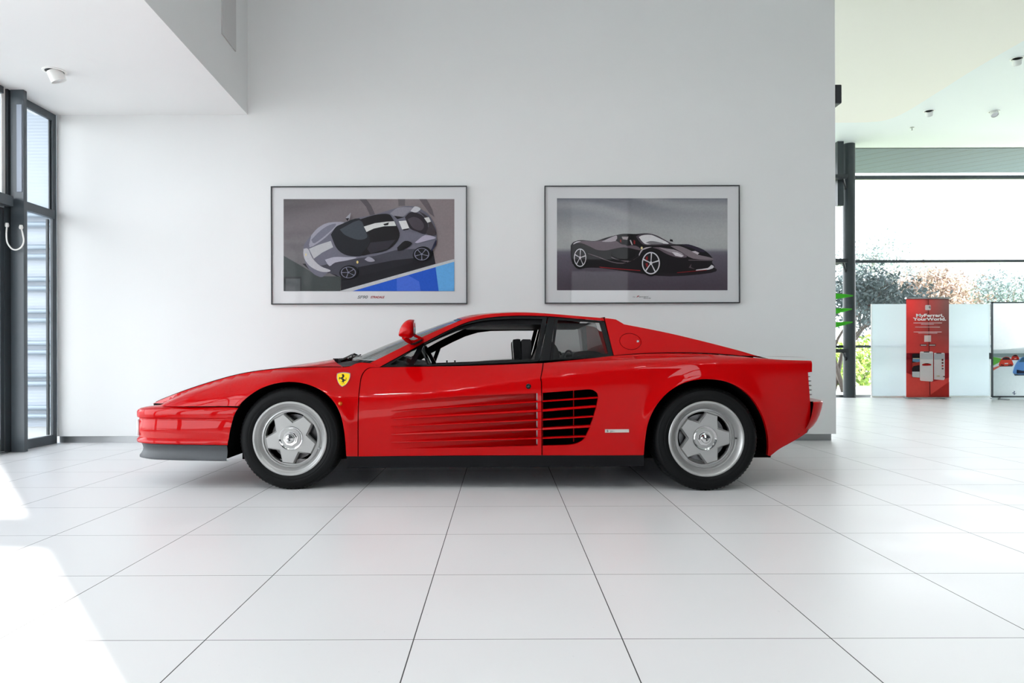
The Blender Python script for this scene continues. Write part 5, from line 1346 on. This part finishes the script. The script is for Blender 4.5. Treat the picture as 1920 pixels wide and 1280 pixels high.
def shrub(px, Y_, h, r, seed, label):
    R_ = random.Random(seed); c_ = up(px, 700, Y_); t = thing('shrub', label, 'shrub', (c_.x, Y_, 0), 'shrubs beyond the far window'); mb = MB(); st = MB()
    for _ in range(6): st.tube([(c_.x, Y_, -.05), (c_.x+R_.uniform(-r, r)*.6, Y_+R_.uniform(-r, r)*.6, h*.7)], .02, 5)
    for _ in range(900):
        a_ = R_.uniform(0, 2*PI); rr = r*math.sqrt(R_.random()); zz_ = h*R_.random()*(1-(rr/r)**2*.6); p = Vector((c_.x+rr*math.cos(a_), Y_+rr*math.sin(a_), zz_)); u_ = Vector((R_.uniform(-1, 1), R_.uniform(-1, 1), R_.uniform(-1, 1))).normalized(); w_ = u_.cross(Vector((R_.uniform(-1, 1), R_.uniform(-1, 1), R_.uniform(-1, 1)))).normalized(); s = .09
        mb.add([p-u_*s, p+w_*s*.6, p+u_*s, p-w_*s*.6], [(0, 1, 2, 3)])
    st.build('stems', M['bark'], t); mb.build('foliage', M['fol3'], t, flat=True)
shrub(1612, 20.5, 1.5, .9, 5, 'yellow green shrub outside between column and white screen'); shrub(1575, 27, 1.4, .9, 6, 'yellow green shrub outside, left of the dark column')
# building outside the left windows: ribbed white cladding with paired rails
rib = mat('ribbed_pale_cladding', srgb(170, 179, 190), .5); nt = rib.node_tree; g_ = nt.nodes.new('ShaderNodeNewGeometry'); sp_ = nt.nodes.new('ShaderNodeSeparateXYZ'); wv = nt.nodes.new('ShaderNodeMath'); wv.operation = 'MULTIPLY'; wv.inputs[1].default_value = 160; sn = nt.nodes.new('ShaderNodeMath'); sn.operation = 'SINE'; bpn = nt.nodes.new('ShaderNodeBump'); bpn.inputs['Strength'].default_value = .2; bpn.inputs['Distance'].default_value = .006
nt.links.new(g_.outputs['Position'], sp_.inputs[0]); nt.links.new(sp_.outputs['Z'], wv.inputs[0]); nt.links.new(wv.outputs[0], sn.inputs[0]); nt.links.new(sn.outputs[0], bpn.inputs['Height']); nt.links.new(bpn.outputs[0], nt.nodes['Principled BSDF'].inputs['Normal'])
CY_ = 8.6
struct(box('wall_neighbour', rib, -9.5, LX-.25, CY_, CY_+.2, -.02, 6))
tub = mat('grey_blue_tube', srgb(135, 148, 160), .4, .2)
for py in (402, 420, 463, 480, 523, 540, 583, 600, 643, 660, 704, 719, 764, 780):
    z_ = CAMH+(PY0-py+2.6)/FOC*(CY_-.1)
    o = MB().tube([(-9.4, CY_-.09, z_), (LX-.3, CY_-.09, z_)], .033, 12).build('trim_%d' % (9+int(py)), tub); struct(o)
struct(box('ceiling_outside_left', mat('outdoor_soffit', srgb(170, 178, 190), .6), -7.5, LX-.12, 3.0, CY_, 4.2, 4.4))

# ------------------------------------------------------------------ light
w = bpy.data.worlds.new('sky'); SC.world = w; w.use_nodes = True; bg = w.node_tree.nodes['Background']; bg.inputs[0].default_value = (.90, .955, 1.0, 1); bg.inputs[1].default_value = SKY
sd = bpy.data.lights.new('sun', 'SUN'); so_ = bpy.data.objects.new('sun', sd); COL.objects.link(so_); sd.energy = SUN; sd.angle = math.radians(.6); sd.color = (1, .97, .92)
el = math.atan(.364); hd = Vector((-.626, .78, 0)).normalized(); d = Vector((hd.x*math.cos(el), hd.y*math.cos(el), -math.sin(el)))
so_.rotation_euler = d.to_track_quat('-Z', 'Y').to_euler(); so_.location = (6, -8, 6)
def area_light(name, loc, rot, sx, sy, e, col=(1, 1, 1)):
    l = bpy.data.lights.new(name, 'AREA'); l.shape = 'RECTANGLE'; l.size = sx; l.size_y = sy; l.energy = e; l.color = col
    o = bpy.data.objects.new(name, l); COL.objects.link(o); o.location = loc; o.rotation_euler = rot; return o
# round spot lamps in the high ceiling
NAMES = ['first', 'second', 'third', 'fourth', 'fifth', 'sixth', 'seventh', 'eighth']
for i, (x, y) in enumerate(LAMPS):
    t = thing('ceiling_spotlight', 'round lamp in the high ceiling over the car and camera, %s of its rows' % NAMES[i], 'ceiling light', (x, y, CZ), 'round lamps in the high ceiling')
    MB().lathe([(.10, 0), (.10, -.07), (.085, -.07), (.085, -.02)], 32, (x, y, CZ), 'z').build('lamp_body', M['white'], t)
    MB().lathe([(0, -.06), (.085, -.06)], 24, (x, y, CZ), 'z').build('diffuser', emis('lamp_glow_%d' % i, (1, .99, .97, 1), 30), t)
    l = bpy.data.lights.new('lamp_light', 'AREA'); l.shape = 'DISK'; l.size = .17; l.energy = LAMPW; l.color = (1, .99, .97); o = bpy.data.objects.new('lamp_light', l); COL.objects.link(o); o.location = (x, y, CZ-.075)
SC.view_settings.view_transform = 'Standard'; SC.view_settings.look = 'None'; SC.view_settings.gamma = 1; SC.view_settings.use_curve_mapping = False
SC.view_settings.exposure = EXPO
SC.cycles.use_denoising = True
SC.cycles.max_bounces = 10; SC.cycles.diffuse_bounces = 6; SC.cycles.glossy_bounces = 5; SC.cycles.transparent_max_bounces = 24; SC.cycles.sample_clamp_indirect = 6
SC.cycles.caustics_reflective = False; SC.cycles.caustics_refractive = False
